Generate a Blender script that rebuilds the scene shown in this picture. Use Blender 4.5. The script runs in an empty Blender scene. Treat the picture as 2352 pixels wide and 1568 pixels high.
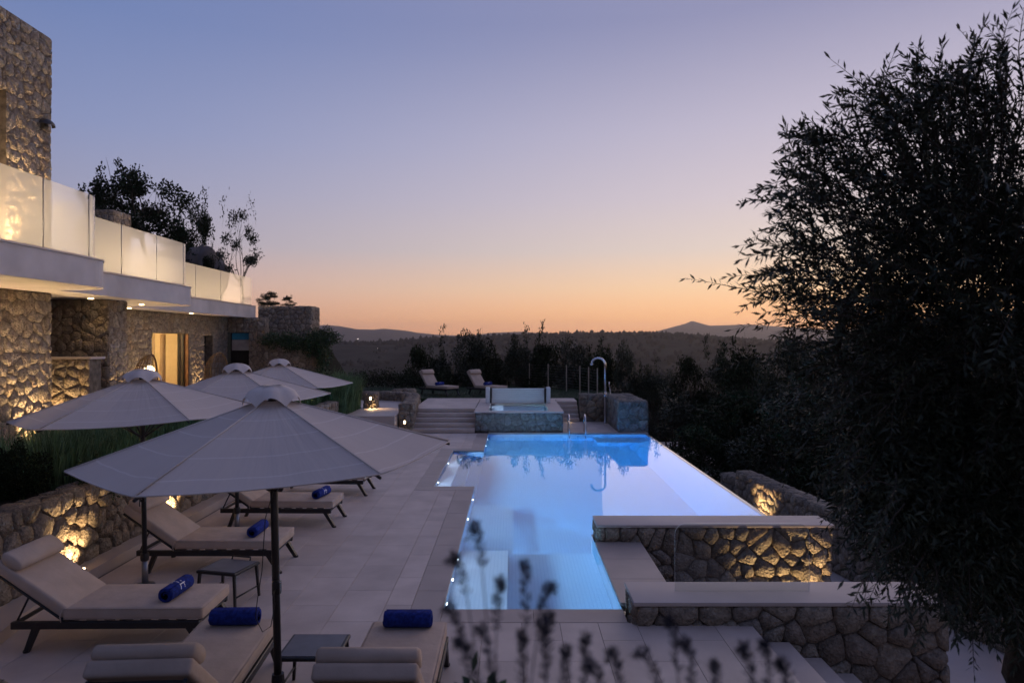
import bpy, bmesh, math, random
import numpy as np
from mathutils import Vector, Matrix, noise as mnoise

random.seed(7); np.random.seed(7)
scene = bpy.context.scene
COL = scene.collection
R = math.radians

# ------------------------------------------------------------------ camera
CAM_H = 2.95
F_PX = 1568.0                       # focal length in pixels of a 2352 px wide picture (24 mm)
cam_d = bpy.data.cameras.new('camera')
cam_d.sensor_width = 36.0
cam_d.lens = 36.0 * F_PX / 2352.0
cam_d.clip_start = 0.05
cam_d.clip_end = 60000
cam_d.dof.use_dof = True
cam_d.dof.focus_distance = 9.0
cam_d.dof.aperture_fstop = 2.2
cam = bpy.data.objects.new('camera', cam_d)
COL.objects.link(cam)
cam.location = (0, 0, CAM_H)
cam.rotation_euler = (R(90), 0, 0)
scene.camera = cam

# ------------------------------------------------------------------ dusk sky
def lin(c):
    return tuple(((v / 255) / 12.92 if v / 255 <= .04045 else ((v / 255 + .055) / 1.055) ** 2.4) for v in c)

SUN_AZ = R(38)                      # where the sun went down, clockwise from +Y
world = bpy.data.worlds.new('World')
scene.world = world
world.use_nodes = True
nt = world.node_tree
nt.nodes.clear()
def wn(t, **kw):
    n = nt.nodes.new(t)
    for k, v in kw.items():
        setattr(n, k, v)
    return n
tc = wn('ShaderNodeTexCoord')
sx = wn('ShaderNodeSeparateXYZ'); nt.links.new(tc.outputs['Generated'], sx.inputs[0])
def gain(p):
    """the air between swallows some of the glow low over the horizon"""
    w = max(0.0, 1 - p / .11) ** .8
    return (1 + .55 * w, 1 + .38 * w, 1 + .03 * w)
def ramp(stops):
    r = wn('ShaderNodeValToRGB')
    e = r.color_ramp.elements
    r.color_ramp.interpolation = 'EASE'
    r.color_ramp.interpolation = 'LINEAR'
    while len(e) < len(stops):
        e.new(.5)
    for el, (p, c) in zip(e, stops):
        el.position = p
        el.color = (*(x_ * g_ for x_, g_ in zip(lin(c), gain(p))), 1)
    nt.links.new(sx.outputs['Z'], r.inputs[0])
    return r
rs = ramp([(0, (250, 172, 108)), (.03, (254, 192, 134)), (.075, (249, 211, 172)), (.13, (238, 217, 203)), (.2, (219, 204, 210)), (.29, (197, 188, 206)), (.42, (150, 149, 182)), (.7, (138, 140, 178)), (1, (122, 126, 170))])
rl = ramp([(0, (186, 142, 128)), (.03, (198, 155, 141)), (.075, (190, 164, 167)), (.13, (172, 165, 182)), (.2, (154, 157, 187)), (.266, (138, 149, 189)), (.39, (113, 132, 181)), (.7, (106, 120, 172)), (1, (112, 120, 168))])
# azimuth factor
cmb = wn('ShaderNodeCombineXYZ')
nt.links.new(sx.outputs['X'], cmb.inputs[0]); nt.links.new(sx.outputs['Y'], cmb.inputs[1])
nrm = wn('ShaderNodeVectorMath', operation='NORMALIZE'); nt.links.new(cmb.outputs[0], nrm.inputs[0])
dot = wn('ShaderNodeVectorMath', operation='DOT_PRODUCT'); nt.links.new(nrm.outputs[0], dot.inputs[0])
dot.inputs[1].default_value = (math.sin(SUN_AZ), math.cos(SUN_AZ), 0)
mr = wn('ShaderNodeMapRange'); nt.links.new(dot.outputs['Value'], mr.inputs[0])
mr.inputs[1].default_value = .3; mr.inputs[2].default_value = 1
pw = wn('ShaderNodeMath', operation='POWER'); nt.links.new(mr.outputs[0], pw.inputs[0]); pw.inputs[1].default_value = 1.5
mx = wn('ShaderNodeMix', data_type='RGBA'); nt.links.new(pw.outputs[0], mx.inputs[0])
nt.links.new(rl.outputs[0], mx.inputs[6]); nt.links.new(rs.outputs[0], mx.inputs[7])
# a trace of the physical sky with the sun just under the horizon
sky = wn('ShaderNodeTexSky', sky_type='NISHITA')
sky.sun_disc = False
sky.sun_elevation = R(-2.0)
sky.sun_rotation = SUN_AZ
bg0 = wn('ShaderNodeBackground'); bg0.inputs[1].default_value = .05
nt.links.new(sky.outputs[0], bg0.inputs[0])
bg = wn('ShaderNodeBackground'); bg.inputs[1].default_value = 1.0
# the sky opposite the sunset is darker
mr_e = wn('ShaderNodeMapRange'); nt.links.new(dot.outputs['Value'], mr_e.inputs[0])
mr_e.inputs[1].default_value = -1; mr_e.inputs[2].default_value = .35; mr_e.inputs[3].default_value = .5; mr_e.inputs[4].default_value = 1
vm = wn('ShaderNodeVectorMath', operation='SCALE'); nt.links.new(mx.outputs[2], vm.inputs[0]); nt.links.new(mr_e.outputs[0], vm.inputs['Scale'])
nt.links.new(vm.outputs[0], bg.inputs[0])
addw = wn('ShaderNodeAddShader'); nt.links.new(bg.outputs[0], addw.inputs[0]); nt.links.new(bg0.outputs[0], addw.inputs[1])
out = wn('ShaderNodeOutputWorld'); nt.links.new(addw.outputs[0], out.inputs[0])

# afterglow: a weak, very wide warm sun at the horizon
sun_d = bpy.data.lights.new('sun', 'SUN')
sun_d.energy = .6; sun_d.angle = R(60); sun_d.color = (1, .72, .5)
sun = bpy.data.objects.new('sun', sun_d); COL.objects.link(sun)
sun.rotation_euler = (R(90 - 10), 0, math.pi - SUN_AZ)

vs = scene.view_settings
vs.view_transform = 'Standard'; vs.look = 'None'; vs.exposure = 0; vs.gamma = 1; vs.use_curve_mapping = False
scene.render.engine = 'CYCLES'
cy = scene.cycles
cy.use_denoising = True
cy.max_bounces = 8; cy.diffuse_bounces = 3; cy.glossy_bounces = 3; cy.transmission_bounces = 6
cy.transparent_max_bounces = 12; cy.volume_bounces = 0
cy.sample_clamp_indirect = 4.0
cy.caustics_reflective = False

# ------------------------------------------------------------------ helpers
def px(u, v, z=0.0):
    """point of height z seen at pixel (u, v) of the 2352 x 1568 picture"""
    y = (CAM_H - z) * F_PX / (v - 785.0)
    return ((u - 1176.0) / F_PX * y, y, z)

MATS = {}
def newmat(name):
    m = bpy.data.materials.new(name); m.use_nodes = True
    MATS[name] = m
    return m, m.node_tree.nodes, m.node_tree.links, m.node_tree.nodes['Principled BSDF']

def mat(name, col, rough=.7, var=.12, scale=4.0, bump=0.0, bscale=30.0, metallic=0.0, tint=None, spec=.4, detail=4.0, emit=None, estr=0.0, rnd=0.0):
    m, N, L, b = newmat(name)
    b.inputs['Roughness'].default_value = rough
    b.inputs['Metallic'].default_value = metallic
    b.inputs['Specular IOR Level'].default_value = spec
    tcn = N.new('ShaderNodeTexCoord')
    geo = N.new('ShaderNodeNewGeometry')
    nz = N.new('ShaderNodeTexNoise'); nz.inputs['Scale'].default_value = scale; nz.inputs['Detail'].default_value = detail
    L.new(geo.outputs['Position'], nz.inputs['Vector'])
    mxn = N.new('ShaderNodeMix'); mxn.data_type = 'RGBA'
    c2 = tint or tuple(max(0, c * (1 - 2 * var)) for c in col)
    c1 = tuple(min(1, c * (1 + var)) for c in col)
    mrn = N.new('ShaderNodeMapRange'); mrn.inputs[1].default_value = .3; mrn.inputs[2].default_value = .7
    L.new(nz.outputs[0], mrn.inputs[0]); L.new(mrn.outputs[0], mxn.inputs[0])
    mxn.inputs[6].default_value = (*c1, 1); mxn.inputs[7].default_value = (*c2, 1)
    colsock = mxn.outputs[2]
    if rnd:
        oi = N.new('ShaderNodeObjectInfo')
        hs = N.new('ShaderNodeHueSaturation')
        mr2 = N.new('ShaderNodeMapRange'); mr2.inputs[3].default_value = 1 - rnd; mr2.inputs[4].default_value = 1 + rnd
        L.new(oi.outputs['Random'], mr2.inputs[0]); L.new(mr2.outputs[0], hs.inputs['Value']); L.new(colsock, hs.inputs['Color'])
        colsock = hs.outputs[0]
    L.new(colsock, b.inputs['Base Color'])
    if bump:
        nb = N.new('ShaderNodeTexNoise'); nb.inputs['Scale'].default_value = bscale; nb.inputs['Detail'].default_value = 6
        L.new(geo.outputs['Position'], nb.inputs['Vector'])
        bp = N.new('ShaderNodeBump'); bp.inputs['Strength'].default_value = bump; bp.inputs['Distance'].default_value = .02
        L.new(nb.outputs[0], bp.inputs['Height']); L.new(bp.outputs[0], b.inputs['Normal'])
    if emit:
        b.inputs['Emission Color'].default_value = (*emit, 1); b.inputs['Emission Strength'].default_value = estr
    return m

def stone_mat(name, cols, pit=1.0):
    m, N, L, b = newmat(name)
    geo = N.new('ShaderNodeNewGeometry'); oi = N.new('ShaderNodeObjectInfo')
    ad = N.new('ShaderNodeMath'); ad.operation = 'ADD'
    L.new(oi.outputs['Random'], ad.inputs[0]); L.new(geo.outputs['Random Per Island'], ad.inputs[1])
    fr = N.new('ShaderNodeMath'); fr.operation = 'FRACT'; L.new(ad.outputs[0], fr.inputs[0])
    cr = N.new('ShaderNodeValToRGB')
    e = cr.color_ramp.elements
    while len(e) < len(cols): e.new(.5)
    for i, (el, c) in enumerate(zip(e, cols)):
        el.position = i / (len(cols) - 1); el.color = (*c, 1)
    L.new(fr.outputs[0], cr.inputs[0])
    n1 = N.new('ShaderNodeTexNoise'); n1.inputs['Scale'].default_value = 14; n1.inputs['Detail'].default_value = 8; n1.inputs['Roughness'].default_value = .65
    L.new(geo.outputs['Position'], n1.inputs['Vector'])
    n2 = N.new('ShaderNodeTexNoise'); n2.inputs['Scale'].default_value = 55; n2.inputs['Detail'].default_value = 4
    L.new(geo.outputs['Position'], n2.inputs['Vector'])
    vo = N.new('ShaderNodeTexVoronoi'); vo.inputs['Scale'].default_value = 28
    L.new(geo.outputs['Position'], vo.inputs['Vector'])
    mr = N.new('ShaderNodeMapRange'); mr.inputs[1].default_value = .3; mr.inputs[2].default_value = .72; mr.inputs[3].default_value = .5; mr.inputs[4].default_value = 1.25
    L.new(n1.outputs[0], mr.inputs[0])
    hs = N.new('ShaderNodeHueSaturation'); L.new(cr.outputs[0], hs.inputs['Color']); L.new(mr.outputs[0], hs.inputs['Value'])
    L.new(hs.outputs[0], b.inputs['Base Color'])
    b.inputs['Roughness'].default_value = .92; b.inputs['Specular IOR Level'].default_value = .15
    mA = N.new('ShaderNodeMath'); mA.operation = 'MULTIPLY_ADD'; L.new(n2.outputs[0], mA.inputs[0]); mA.inputs[1].default_value = .35; L.new(n1.outputs[0], mA.inputs[2])
    mB = N.new('ShaderNodeMath'); mB.operation = 'MULTIPLY_ADD'; L.new(vo.outputs['Distance'], mB.inputs[0]); mB.inputs[1].default_value = .55; L.new(mA.outputs[0], mB.inputs[2])
    bp = N.new('ShaderNodeBump'); bp.inputs['Strength'].default_value = 1.0; bp.inputs['Distance'].default_value = .045 * pit
    L.new(mB.outputs[0], bp.inputs['Height']); L.new(bp.outputs[0], b.inputs['Normal'])
    return m

def add_obj(name, me, parent=None, loc=(0, 0, 0), rot=None):
    o = bpy.data.objects.new(name, me); COL.objects.link(o)
    o.location = loc
    if rot: o.rotation_euler = rot
    if parent: o.parent = parent
    return o

def mesh(name, verts, faces, material=None, smooth=False):
    me = bpy.data.meshes.new(name)
    me.from_pydata([tuple(v) for v in verts], [], faces)
    if material: me.materials.append(material if not isinstance(material, str) else MATS[material])
    if smooth: me.shade_smooth()
    return me

def mk(name, verts, faces, material, parent=None, loc=(0, 0, 0), rot=None, smooth=False):
    return add_obj(name, mesh(name, verts, faces, material, smooth), parent, loc, rot)

def from_bm(name, bm, material, parent=None, loc=(0, 0, 0), rot=None, smooth=False):
    me = bpy.data.meshes.new(name); bm.to_mesh(me); bm.free()
    me.materials.append(MATS[material] if isinstance(material, str) else material)
    if smooth: me.shade_smooth()
    return add_obj(name, me, parent, loc, rot)

def thing(name, label, cat, loc=(0, 0, 0), rz=0.0, group=None):
    o = bpy.data.objects.new(name, None); COL.objects.link(o)
    o.empty_display_size = .2
    o.location = loc; o.rotation_euler = (0, 0, rz)
    return tag(o, label, cat, group)

def tag(o, label, cat, group=None):
    o['label'] = label; o['category'] = cat
    if group: o['group'] = group
    return o

def struct(o):
    o['kind'] = 'structure'; return o
def stuff(o):
    o['kind'] = 'stuff'; return o

def copy_tree(o, parent=None):
    c = o.copy(); COL.objects.link(c)
    if parent: c.parent = parent
    for ch in o.children:
        copy_tree(ch, c)
    return c

def box_vf(x0, x1, y0, y1, z0, z1):
    v = [(x0, y0, z0), (x1, y0, z0), (x1, y1, z0), (x0, y1, z0), (x0, y0, z1), (x1, y0, z1), (x1, y1, z1), (x0, y1, z1)]
    f = [(0, 3, 2, 1), (4, 5, 6, 7), (0, 1, 5, 4), (1, 2, 6, 5), (2, 3, 7, 6), (3, 0, 4, 7)]
    return v, f

def box(name, x0, x1, y0, y1, z0, z1, material, parent=None, bevel=0.0, seg=2, loc=(0, 0, 0), rot=None, smooth=None):
    bm = bmesh.new()
    v, f = box_vf(x0, x1, y0, y1, z0, z1)
    bv = [bm.verts.new(p) for p in v]
    for q in f: bm.faces.new([bv[i] for i in q])
    if bevel:
        bmesh.ops.bevel(bm, geom=list(bm.edges), offset=bevel, segments=seg, profile=.6, affect='EDGES')
    return from_bm(name, bm, material, parent, loc, rot, smooth=bool(bevel and seg > 1) if smooth is None else smooth)

class Geo:
    """collects several solids of ONE part"""
    def __init__(s): s.v = []; s.f = []
    def add(s, v, f):
        n = len(s.v); s.v += [tuple(p) for p in v]; s.f += [tuple(i + n for i in q) for q in f]; return s
    def box(s, *a): return s.add(*box_vf(*a))
    def tube(s, pts, rad, n=8, cap=True): return s.add(*tube_vf(pts, rad, n, cap))
    def obj(s, name, material, parent=None, smooth=False, loc=(0, 0, 0), rot=None):
        return mk(name, s.v, s.f, material, parent, loc, rot, smooth)

def tube_vf(pts, rad, n=8, cap=True):
    pts = [Vector(p) for p in pts]
    if not hasattr(rad, '__len__'): rad = [rad] * len(pts)
    v = []; f = []
    up = None
    for i, p in enumerate(pts):
        t = (pts[min(i + 1, len(pts) - 1)] - pts[max(i - 1, 0)])
        if t.length < 1e-9: t = Vector((0, 0, 1))
        t.normalize()
        if up is None:
            up = t.orthogonal().normalized()
        up = (up - t * up.dot(t))
        if up.length < 1e-6: up = t.orthogonal()
        up.normalize()
        w = t.cross(up)
        for k in range(n):
            a = 2 * math.pi * k / n
            v.append(p + (up * math.cos(a) + w * math.sin(a)) * rad[i])
    for i in range(len(pts) - 1):
        for k in range(n):
            a = i * n + k; b = i * n + (k + 1) % n
            f.append((a, b, b + n, a + n))
    if cap:
        f.append(tuple(reversed(range(n)))); m = (len(pts) - 1) * n
        f.append(tuple(range(m, m + n)))
    return v, f

def tube(name, pts, rad, material, parent=None, n=8, smooth=True, cap=True):
    v, f = tube_vf(pts, rad, n, cap)
    return mk(name, v, f, material, parent, smooth=smooth)

def lathe_vf(prof, n=16, cx=0, cy=0, cz=0):
    v = []; f = []
    for (r, z) in prof:
        for k in range(n):
            a = 2 * math.pi * k / n
            v.append((cx + r * math.cos(a), cy + r * math.sin(a), cz + z))
    for i in range(len(prof) - 1):
        for k in range(n):
            a = i * n + k; b = i * n + (k + 1) % n
            f.append((a, b, b + n, a + n))
    f.append(tuple(reversed(range(n)))); m = (len(prof) - 1) * n; f.append(tuple(range(m, m + n)))
    return v, f

def extrude_poly(pts, z0, z1):
    n = len(pts)
    v = [(x, y, z0) for x, y in pts] + [(x, y, z1) for x, y in pts]
    f = [tuple(reversed(range(n))), tuple(range(n, 2 * n))] + [(i, (i + 1) % n, (i + 1) % n + n, i + n) for i in range(n)]
    return v, f

def light(name, kind, loc, energy, color, parent=None, target=None, size=.05, spot=None, blend=.5):
    d = bpy.data.lights.new(name, kind); d.energy = energy; d.color = color
    if kind == 'AREA': d.shape = 'DISK'; d.size = size
    elif kind in ('POINT', 'SPOT'): d.shadow_soft_size = size
    if kind == 'SPOT': d.spot_size = R(spot or 90); d.spot_blend = blend
    o = bpy.data.objects.new(name, d); COL.objects.link(o)
    o.location = loc
    if target is not None:
        q = (Vector(target) - Vector(loc)).to_track_quat('-Z', 'Y'); o.rotation_euler = q.to_euler()
    if parent: o.parent = parent
    return o
HAZE = 1.35e-4
WARM = (1.0, .66, .32)
COOL = (.82, .84, 1.0)

# ------------------------------------------------------------------ materials
stone_mat('stone', [(.27, .22, .17), (.42, .35, .27), (.34, .28, .22), (.47, .40, .31), (.37, .31, .25), (.30, .26, .22), (.40, .31, .22)])
stone_mat('stone_grey', [(.20, .19, .17), (.30, .28, .25), (.25, .24, .22), (.36, .34, .30)])
mat('mortar', (.20, .165, .13), .95, .25, 9, .6, 40)
mat('paving', (.61, .51, .44), .55, .05, 2.2, .10, 40, rnd=.075, tint=(.50, .41, .35), detail=9)
mat('coping', (.44, .36, .31), .5, .07, 1.5, .05, 60, rnd=.03)
mat('joint', (.22, .19, .17), .9)
mat('cap', (.55, .47, .42), .55, .06, 1.5, .05, 50)
mat('render_white', (.60, .56, .54), .8, .09, 1.7, .08, 25, detail=8)
mat('soffit', (.62, .58, .52), .8, .03, 1.0)
mat('pool_wall', (.60, .68, .76), .5, .03, 3)
mat('dark_metal', (.018, .017, .018), .42, .1, 20, spec=.5)
mat('grey_metal', (.25, .25, .26), .35, .05, 10, metallic=.8)
mat('steel', (.75, .75, .76), .16, .03, 10, metallic=1.0)
mat('cushion', (.56, .44, .35), .9, .06, 5, .55, 7, rnd=.03)
mat('table_top', (.14, .14, .16), .4, .1, 6)
mat('towel', (.011, .034, .27), .95, .25, 30, .6, 250)
mat('white_print', (.75, .75, .78), .8)
mat('wood', (.22, .11, .05), .6, .25, 6)
mat('rust_frame', (.10, .03, .025), .6)
mat('dark_void', (.012, .011, .010), .8)
mat('wicker', (.22, .14, .07), .8, .2, 40)
mat('soil', (.045, .035, .025), .95, .3, 8, .6, 30)
mat('leaf_dark', (.024, .038, .017), .65, .35, 3, rnd=.15, spec=.1)
mat('leaf_olive', (.052, .064, .038), .5, .35, 9, rnd=.15, spec=.3)
mat('leaf_bush', (.040, .075, .025), .6, .35, 6)
mat('grass_blade', (.13, .23, .10), .7, .35, 4)
mat('lawn', (.030, .055, .020), .9, .3, 3, .5, 80)
mat('lavender', (.040, .036, .048), .8, .3, 20)
mat('flower_pale', (.20, .22, .09), .8, .2, 10)
mat('post', (.42, .36, .28), .5, .05, 4)
mat('bark', (.07, .055, .04), .95, .3, 12, .8, 30)
mat('terrain', (.036, .036, .028), .95, .3, .02, spec=0)
mat('far_wood', (.024, .026, .019), .95, .3, .05, spec=0)
mat('rock', (.16, .14, .13), .95, .25, 1.0, .8, 4)
mat('white_plastic', (.75, .76, .78), .4, .02, 3)
mat('curtain', (.50, .40, .28), .9, .1, 3)
mat('plaster_warm', (.75, .62, .42), .9, .04, 2)
mat('band_teal', (.02, .22, .40), .5)
mat('band_grey', (.35, .34, .34), .6)
mat('lamp_lens', (.9, .8, .6), .4, 0, 1, emit=(1, .72, .38), estr=14)
mat('pool_lens', (.9, .9, .9), .4, 0, 1, emit=(.85, .92, 1), estr=14)
mat('bulb', (.9, .8, .6), .4, 0, 1, emit=(1, .75, .42), estr=10)
mat('far_lamp', (.9, .8, .7), .4, 0, 1, emit=(1, .85, .7), estr=6)

# translucent fabric
m, N, L, b = newmat('canopy')
geo = N.new('ShaderNodeNewGeometry')
nz = N.new('ShaderNodeTexNoise'); nz.inputs['Scale'].default_value = 2.5; L.new(geo.outputs['Position'], nz.inputs['Vector'])
mxn = N.new('ShaderNodeMix'); mxn.data_type = 'RGBA'; L.new(nz.outputs[0], mxn.inputs[0])
mxn.inputs[6].default_value = (.66, .58, .53, 1); mxn.inputs[7].default_value = (.74, .66, .60, 1)
b.inputs['Roughness'].default_value = .85; b.inputs['Specular IOR Level'].default_value = .15
uvn = N.new('ShaderNodeAttribute'); uvn.attribute_name = 'fold'
# stitched seams running round the canopy
sxz = N.new('ShaderNodeSeparateXYZ'); L.new(uvn.outputs['Vector'], sxz.inputs[0])
sm = N.new('ShaderNodeMath'); sm.operation = 'FRACT'
sk = N.new('ShaderNodeMath'); sk.operation = 'MULTIPLY'; sk.inputs[1].default_value = 4.3; L.new(sxz.outputs['Y'], sk.inputs[0]); L.new(sk.outputs[0], sm.inputs[0])
sg = N.new('ShaderNodeMath'); sg.operation = 'LESS_THAN'; sg.inputs[1].default_value = .05; L.new(sm.outputs[0], sg.inputs[0])
mxs = N.new('ShaderNodeMix'); mxs.data_type = 'RGBA'; L.new(sg.outputs[0], mxs.inputs[0]); L.new(mxn.outputs[2], mxs.inputs[6]); mxs.inputs[7].default_value = (.82, .75, .70, 1)
L.new(mxs.outputs[2], b.inputs['Base Color'])
bp = N.new('ShaderNodeBump'); bp.inputs['Strength'].default_value = .5; bp.inputs['Distance'].default_value = .02
nf = N.new('ShaderNodeTexNoise'); nf.inputs['Scale'].default_value = 1.0; nf.inputs['Detail'].default_value = 3
L.new(uvn.outputs['Vector'], nf.inputs['Vector']); L.new(nf.outputs[0], bp.inputs['Height']); L.new(bp.outputs[0], b.inputs['Normal'])
tr = N.new('ShaderNodeBsdfTranslucent'); tr.inputs[0].default_value = (.55, .50, .46, 1)
ms = N.new('ShaderNodeMixShader'); ms.inputs[0].default_value = .22
L.new(b.outputs[0], ms.inputs[1]); L.new(tr.outputs[0], ms.inputs[2]); L.new(ms.outputs[0], N['Material Output'].inputs[0])

# frosted balustrade glass: partly clear, partly diffusing
m, N, L, b = newmat('balustrade_glass')
tp = N.new('ShaderNodeBsdfTransparent'); tp.inputs[0].default_value = (.95, .95, .93, 1)
df = N.new('ShaderNodeBsdfDiffuse'); df.inputs[0].default_value = (.80, .79, .76, 1)
tl = N.new('ShaderNodeBsdfTranslucent'); tl.inputs[0].default_value = (.85, .82, .76, 1)
gl = N.new('ShaderNodeBsdfGlossy'); gl.inputs['Roughness'].default_value = .03; gl.inputs[0].default_value = (1, 1, 1, 1)
m1 = N.new('ShaderNodeMixShader'); m1.inputs[0].default_value = .6; L.new(df.outputs[0], m1.inputs[1]); L.new(tl.outputs[0], m1.inputs[2])
m2 = N.new('ShaderNodeMixShader'); m2.inputs[0].default_value = .36; L.new(tp.outputs[0], m2.inputs[1]); L.new(m1.outputs[0], m2.inputs[2])
fr = N.new('ShaderNodeFresnel'); gbf = N.new('ShaderNodeNewGeometry'); mio = N.new('ShaderNodeMapRange'); mio.inputs[3].default_value = 1.45; mio.inputs[4].default_value = 1 / 1.45
L.new(gbf.outputs['Backfacing'], mio.inputs[0]); L.new(mio.outputs[0], fr.inputs[0])
m3 = N.new('ShaderNodeMixShader'); L.new(fr.outputs[0], m3.inputs[0]); L.new(m2.outputs[0], m3.inputs[1]); L.new(gl.outputs[0], m3.inputs[2])
L.new(m3.outputs[0], N['Material Output'].inputs[0])

# clear pane
m, N, L, b = newmat('clear_glass')
tp = N.new('ShaderNodeBsdfTransparent'); tp.inputs[0].default_value = (.88, .90, .90, 1)
gl = N.new('ShaderNodeBsdfGlossy'); gl.inputs['Roughness'].default_value = .01; gl.inputs[0].default_value = (1, 1, 1, 1)
fr = N.new('ShaderNodeFresnel'); gbf = N.new('ShaderNodeNewGeometry'); mio = N.new('ShaderNodeMapRange'); mio.inputs[3].default_value = 1.45; mio.inputs[4].default_value = 1 / 1.45
L.new(gbf.outputs['Backfacing'], mio.inputs[0]); L.new(mio.outputs[0], fr.inputs[0])
m3 = N.new('ShaderNodeMixShader'); L.new(fr.outputs[0], m3.inputs[0]); L.new(tp.outputs[0], m3.inputs[1]); L.new(gl.outputs[0], m3.inputs[2])
L.new(m3.outputs[0], N['Material Output'].inputs[0])
mat('glass_edge', (.8, .84, .8), .2, .02, 3)

# pool mosaic: small tiles with faint joints
m, N, L, b = newmat('mosaic')
geo = N.new('ShaderNodeNewGeometry')
bk = N.new('ShaderNodeTexBrick'); bk.offset = 0; bk.inputs['Scale'].default_value = 1
bk.inputs['Brick Width'].default_value = .05; bk.inputs['Row Height'].default_value = .05; bk.inputs['Mortar Size'].default_value = .002
bk.inputs['Color1'].default_value = (.66, .74, .82, 1); bk.inputs['Color2'].default_value = (.62, .71, .80, 1); bk.inputs['Mortar'].default_value = (.45, .55, .68, 1)
L.new(geo.outputs['Position'], bk.inputs['Vector']); L.new(bk.outputs[0], b.inputs['Base Color']); b.inputs['Roughness'].default_value = .4

# water
m, N, L, b = newmat('water')
N.remove(b)
geo = N.new('ShaderNodeNewGeometry')
nz = N.new('ShaderNodeTexNoise'); nz.inputs['Scale'].default_value = 1.6; nz.inputs['Detail'].default_value = 2
L.new(geo.outputs['Position'], nz.inputs['Vector'])
bp = N.new('ShaderNodeBump'); bp.inputs['Strength'].default_value = .05; bp.inputs['Distance'].default_value = .02
L.new(nz.outputs[0], bp.inputs['Height'])
gs = N.new('ShaderNodeBsdfGlass'); gs.inputs['IOR'].default_value = 1.33; gs.inputs['Roughness'].default_value = .0
L.new(bp.outputs[0], gs.inputs['Normal'])
L.new(gs.outputs[0], N['Material Output'].inputs[0])
va = N.new('ShaderNodeVolumeAbsorption'); va.inputs[0].default_value = (.10, .71, .965, 1); va.inputs[1].default_value = .52
L.new(va.outputs[0], N['Material Output'].inputs['Volume'])

m, N, L, b = newmat('curtain_cloth')
b.inputs['Base Color'].default_value = (.55, .43, .30, 1); b.inputs['Roughness'].default_value = .9
tr = N.new('ShaderNodeBsdfTranslucent'); tr.inputs[0].default_value = (.75, .60, .42, 1)
ms = N.new('ShaderNodeMixShader'); ms.inputs[0].default_value = .65
L.new(b.outputs[0], ms.inputs[1]); L.new(tr.outputs[0], ms.inputs[2]); L.new(ms.outputs[0], N['Material Output'].inputs[0])
# ------------------------------------------------------------------ rubble stone faces
def clip_half(poly, nx, ny, d):
    """keep nx*x + ny*y <= d"""
    res = []
    n = len(poly)
    for i in range(n):
        a = poly[i]; b = poly[(i + 1) % n]
        da = nx * a[0] + ny * a[1] - d; db = nx * b[0] + ny * b[1] - d
        if da <= 0: res.append(a)
        if (da < 0 < db) or (db < 0 < da):
            t = da / (da - db); res.append((a[0] + (b[0] - a[0]) * t, a[1] + (b[1] - a[1]) * t))
    return res

def rubble_cells(L, H, cell, rng):
    nx = max(1, round(L / cell)); ny = max(1, round(H / (cell * .82)))
    dx = L / nx; dy = H / ny
    seeds = {}
    for j in range(ny):
        for i in range(-1, nx + 1):
            if rng.random() < .17: continue
            off = .5 if j % 2 else 0
            seeds[(i, j)] = ((i + .5 + off * .9 - .25 + rng.uniform(-.42, .42)) * dx, (j + .5 + rng.uniform(-.36, .36)) * dy)
    cells = []
    for (i, j), (sx_, sy_) in seeds.items():
        poly = [(0, 0), (L, 0), (L, H), (0, H)]
        for di in range(-3, 4):
            for dj in range(-3, 4):
                if di == 0 and dj == 0: continue
                q = seeds.get((i + di, j + dj))
                if q is None: continue
                ex, ey = q[0] - sx_, q[1] - sy_
                poly = clip_half(poly, ex, ey, (q[0] ** 2 + q[1] ** 2 - sx_ ** 2 - sy_ ** 2) / 2)
                if len(poly) < 3: break
            if len(poly) < 3: break
        if len(poly) < 3: continue
        A = .5 * sum(poly[k][0] * poly[(k + 1) % len(poly)][1] - poly[(k + 1) % len(poly)][0] * poly[k][1] for k in range(len(poly)))
        if abs(A) < cell * cell * .06: continue
        cells.append((poly, abs(A)))
    return cells

def stone_solid(poly, rng, joint, depth):
    """outline in the wall plane -> (x, y, h) vertices and faces; about 40 triangles"""
    cx = sum(p[0] for p in poly) / len(poly); cy_ = sum(p[1] for p in poly) / len(poly)
    pts = []
    n = len(poly)
    for k in range(n):
        p = poly[k]; a = poly[k - 1]; b = poly[(k + 1) % n]
        if math.dist(p, b) < .012: continue
        for q in (a, b):
            t = rng.uniform(.08, .24)
            pts.append((p[0] + (q[0] - p[0]) * t, p[1] + (q[1] - p[1]) * t))
    if len(pts) > 14: pts = pts[::2] if len(pts) > 22 else pts[:14] if False else pts
    base = []; top = []
    h = depth * rng.uniform(.55, 1.15)
    tx = rng.uniform(-.25, .25); ty = rng.uniform(-.25, .25)
    for p in pts:
        dx, dy = p[0] - cx, p[1] - cy_
        r = math.hypot(dx, dy) or 1
        s = max(.5, 1 - joint / r)
        base.append((cx + dx * s, cy_ + dy * s, 0.0))
        s2 = s * rng.uniform(.89, .96)
        top.append((cx + dx * s2, cy_ + dy * s2, h * (rng.uniform(.8, 1.05)) + (dx * tx + dy * ty) * .25))
    m = len(base)
    v = base + top + [(cx, cy_, h * 1.04)]
    f = [(k, (k + 1) % m, (k + 1) % m + m, k + m) for k in range(m)] + [(k + m, (k + 1) % m + m, 2 * m) for k in range(m)]
    return v, f, (cx, cy_)

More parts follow.
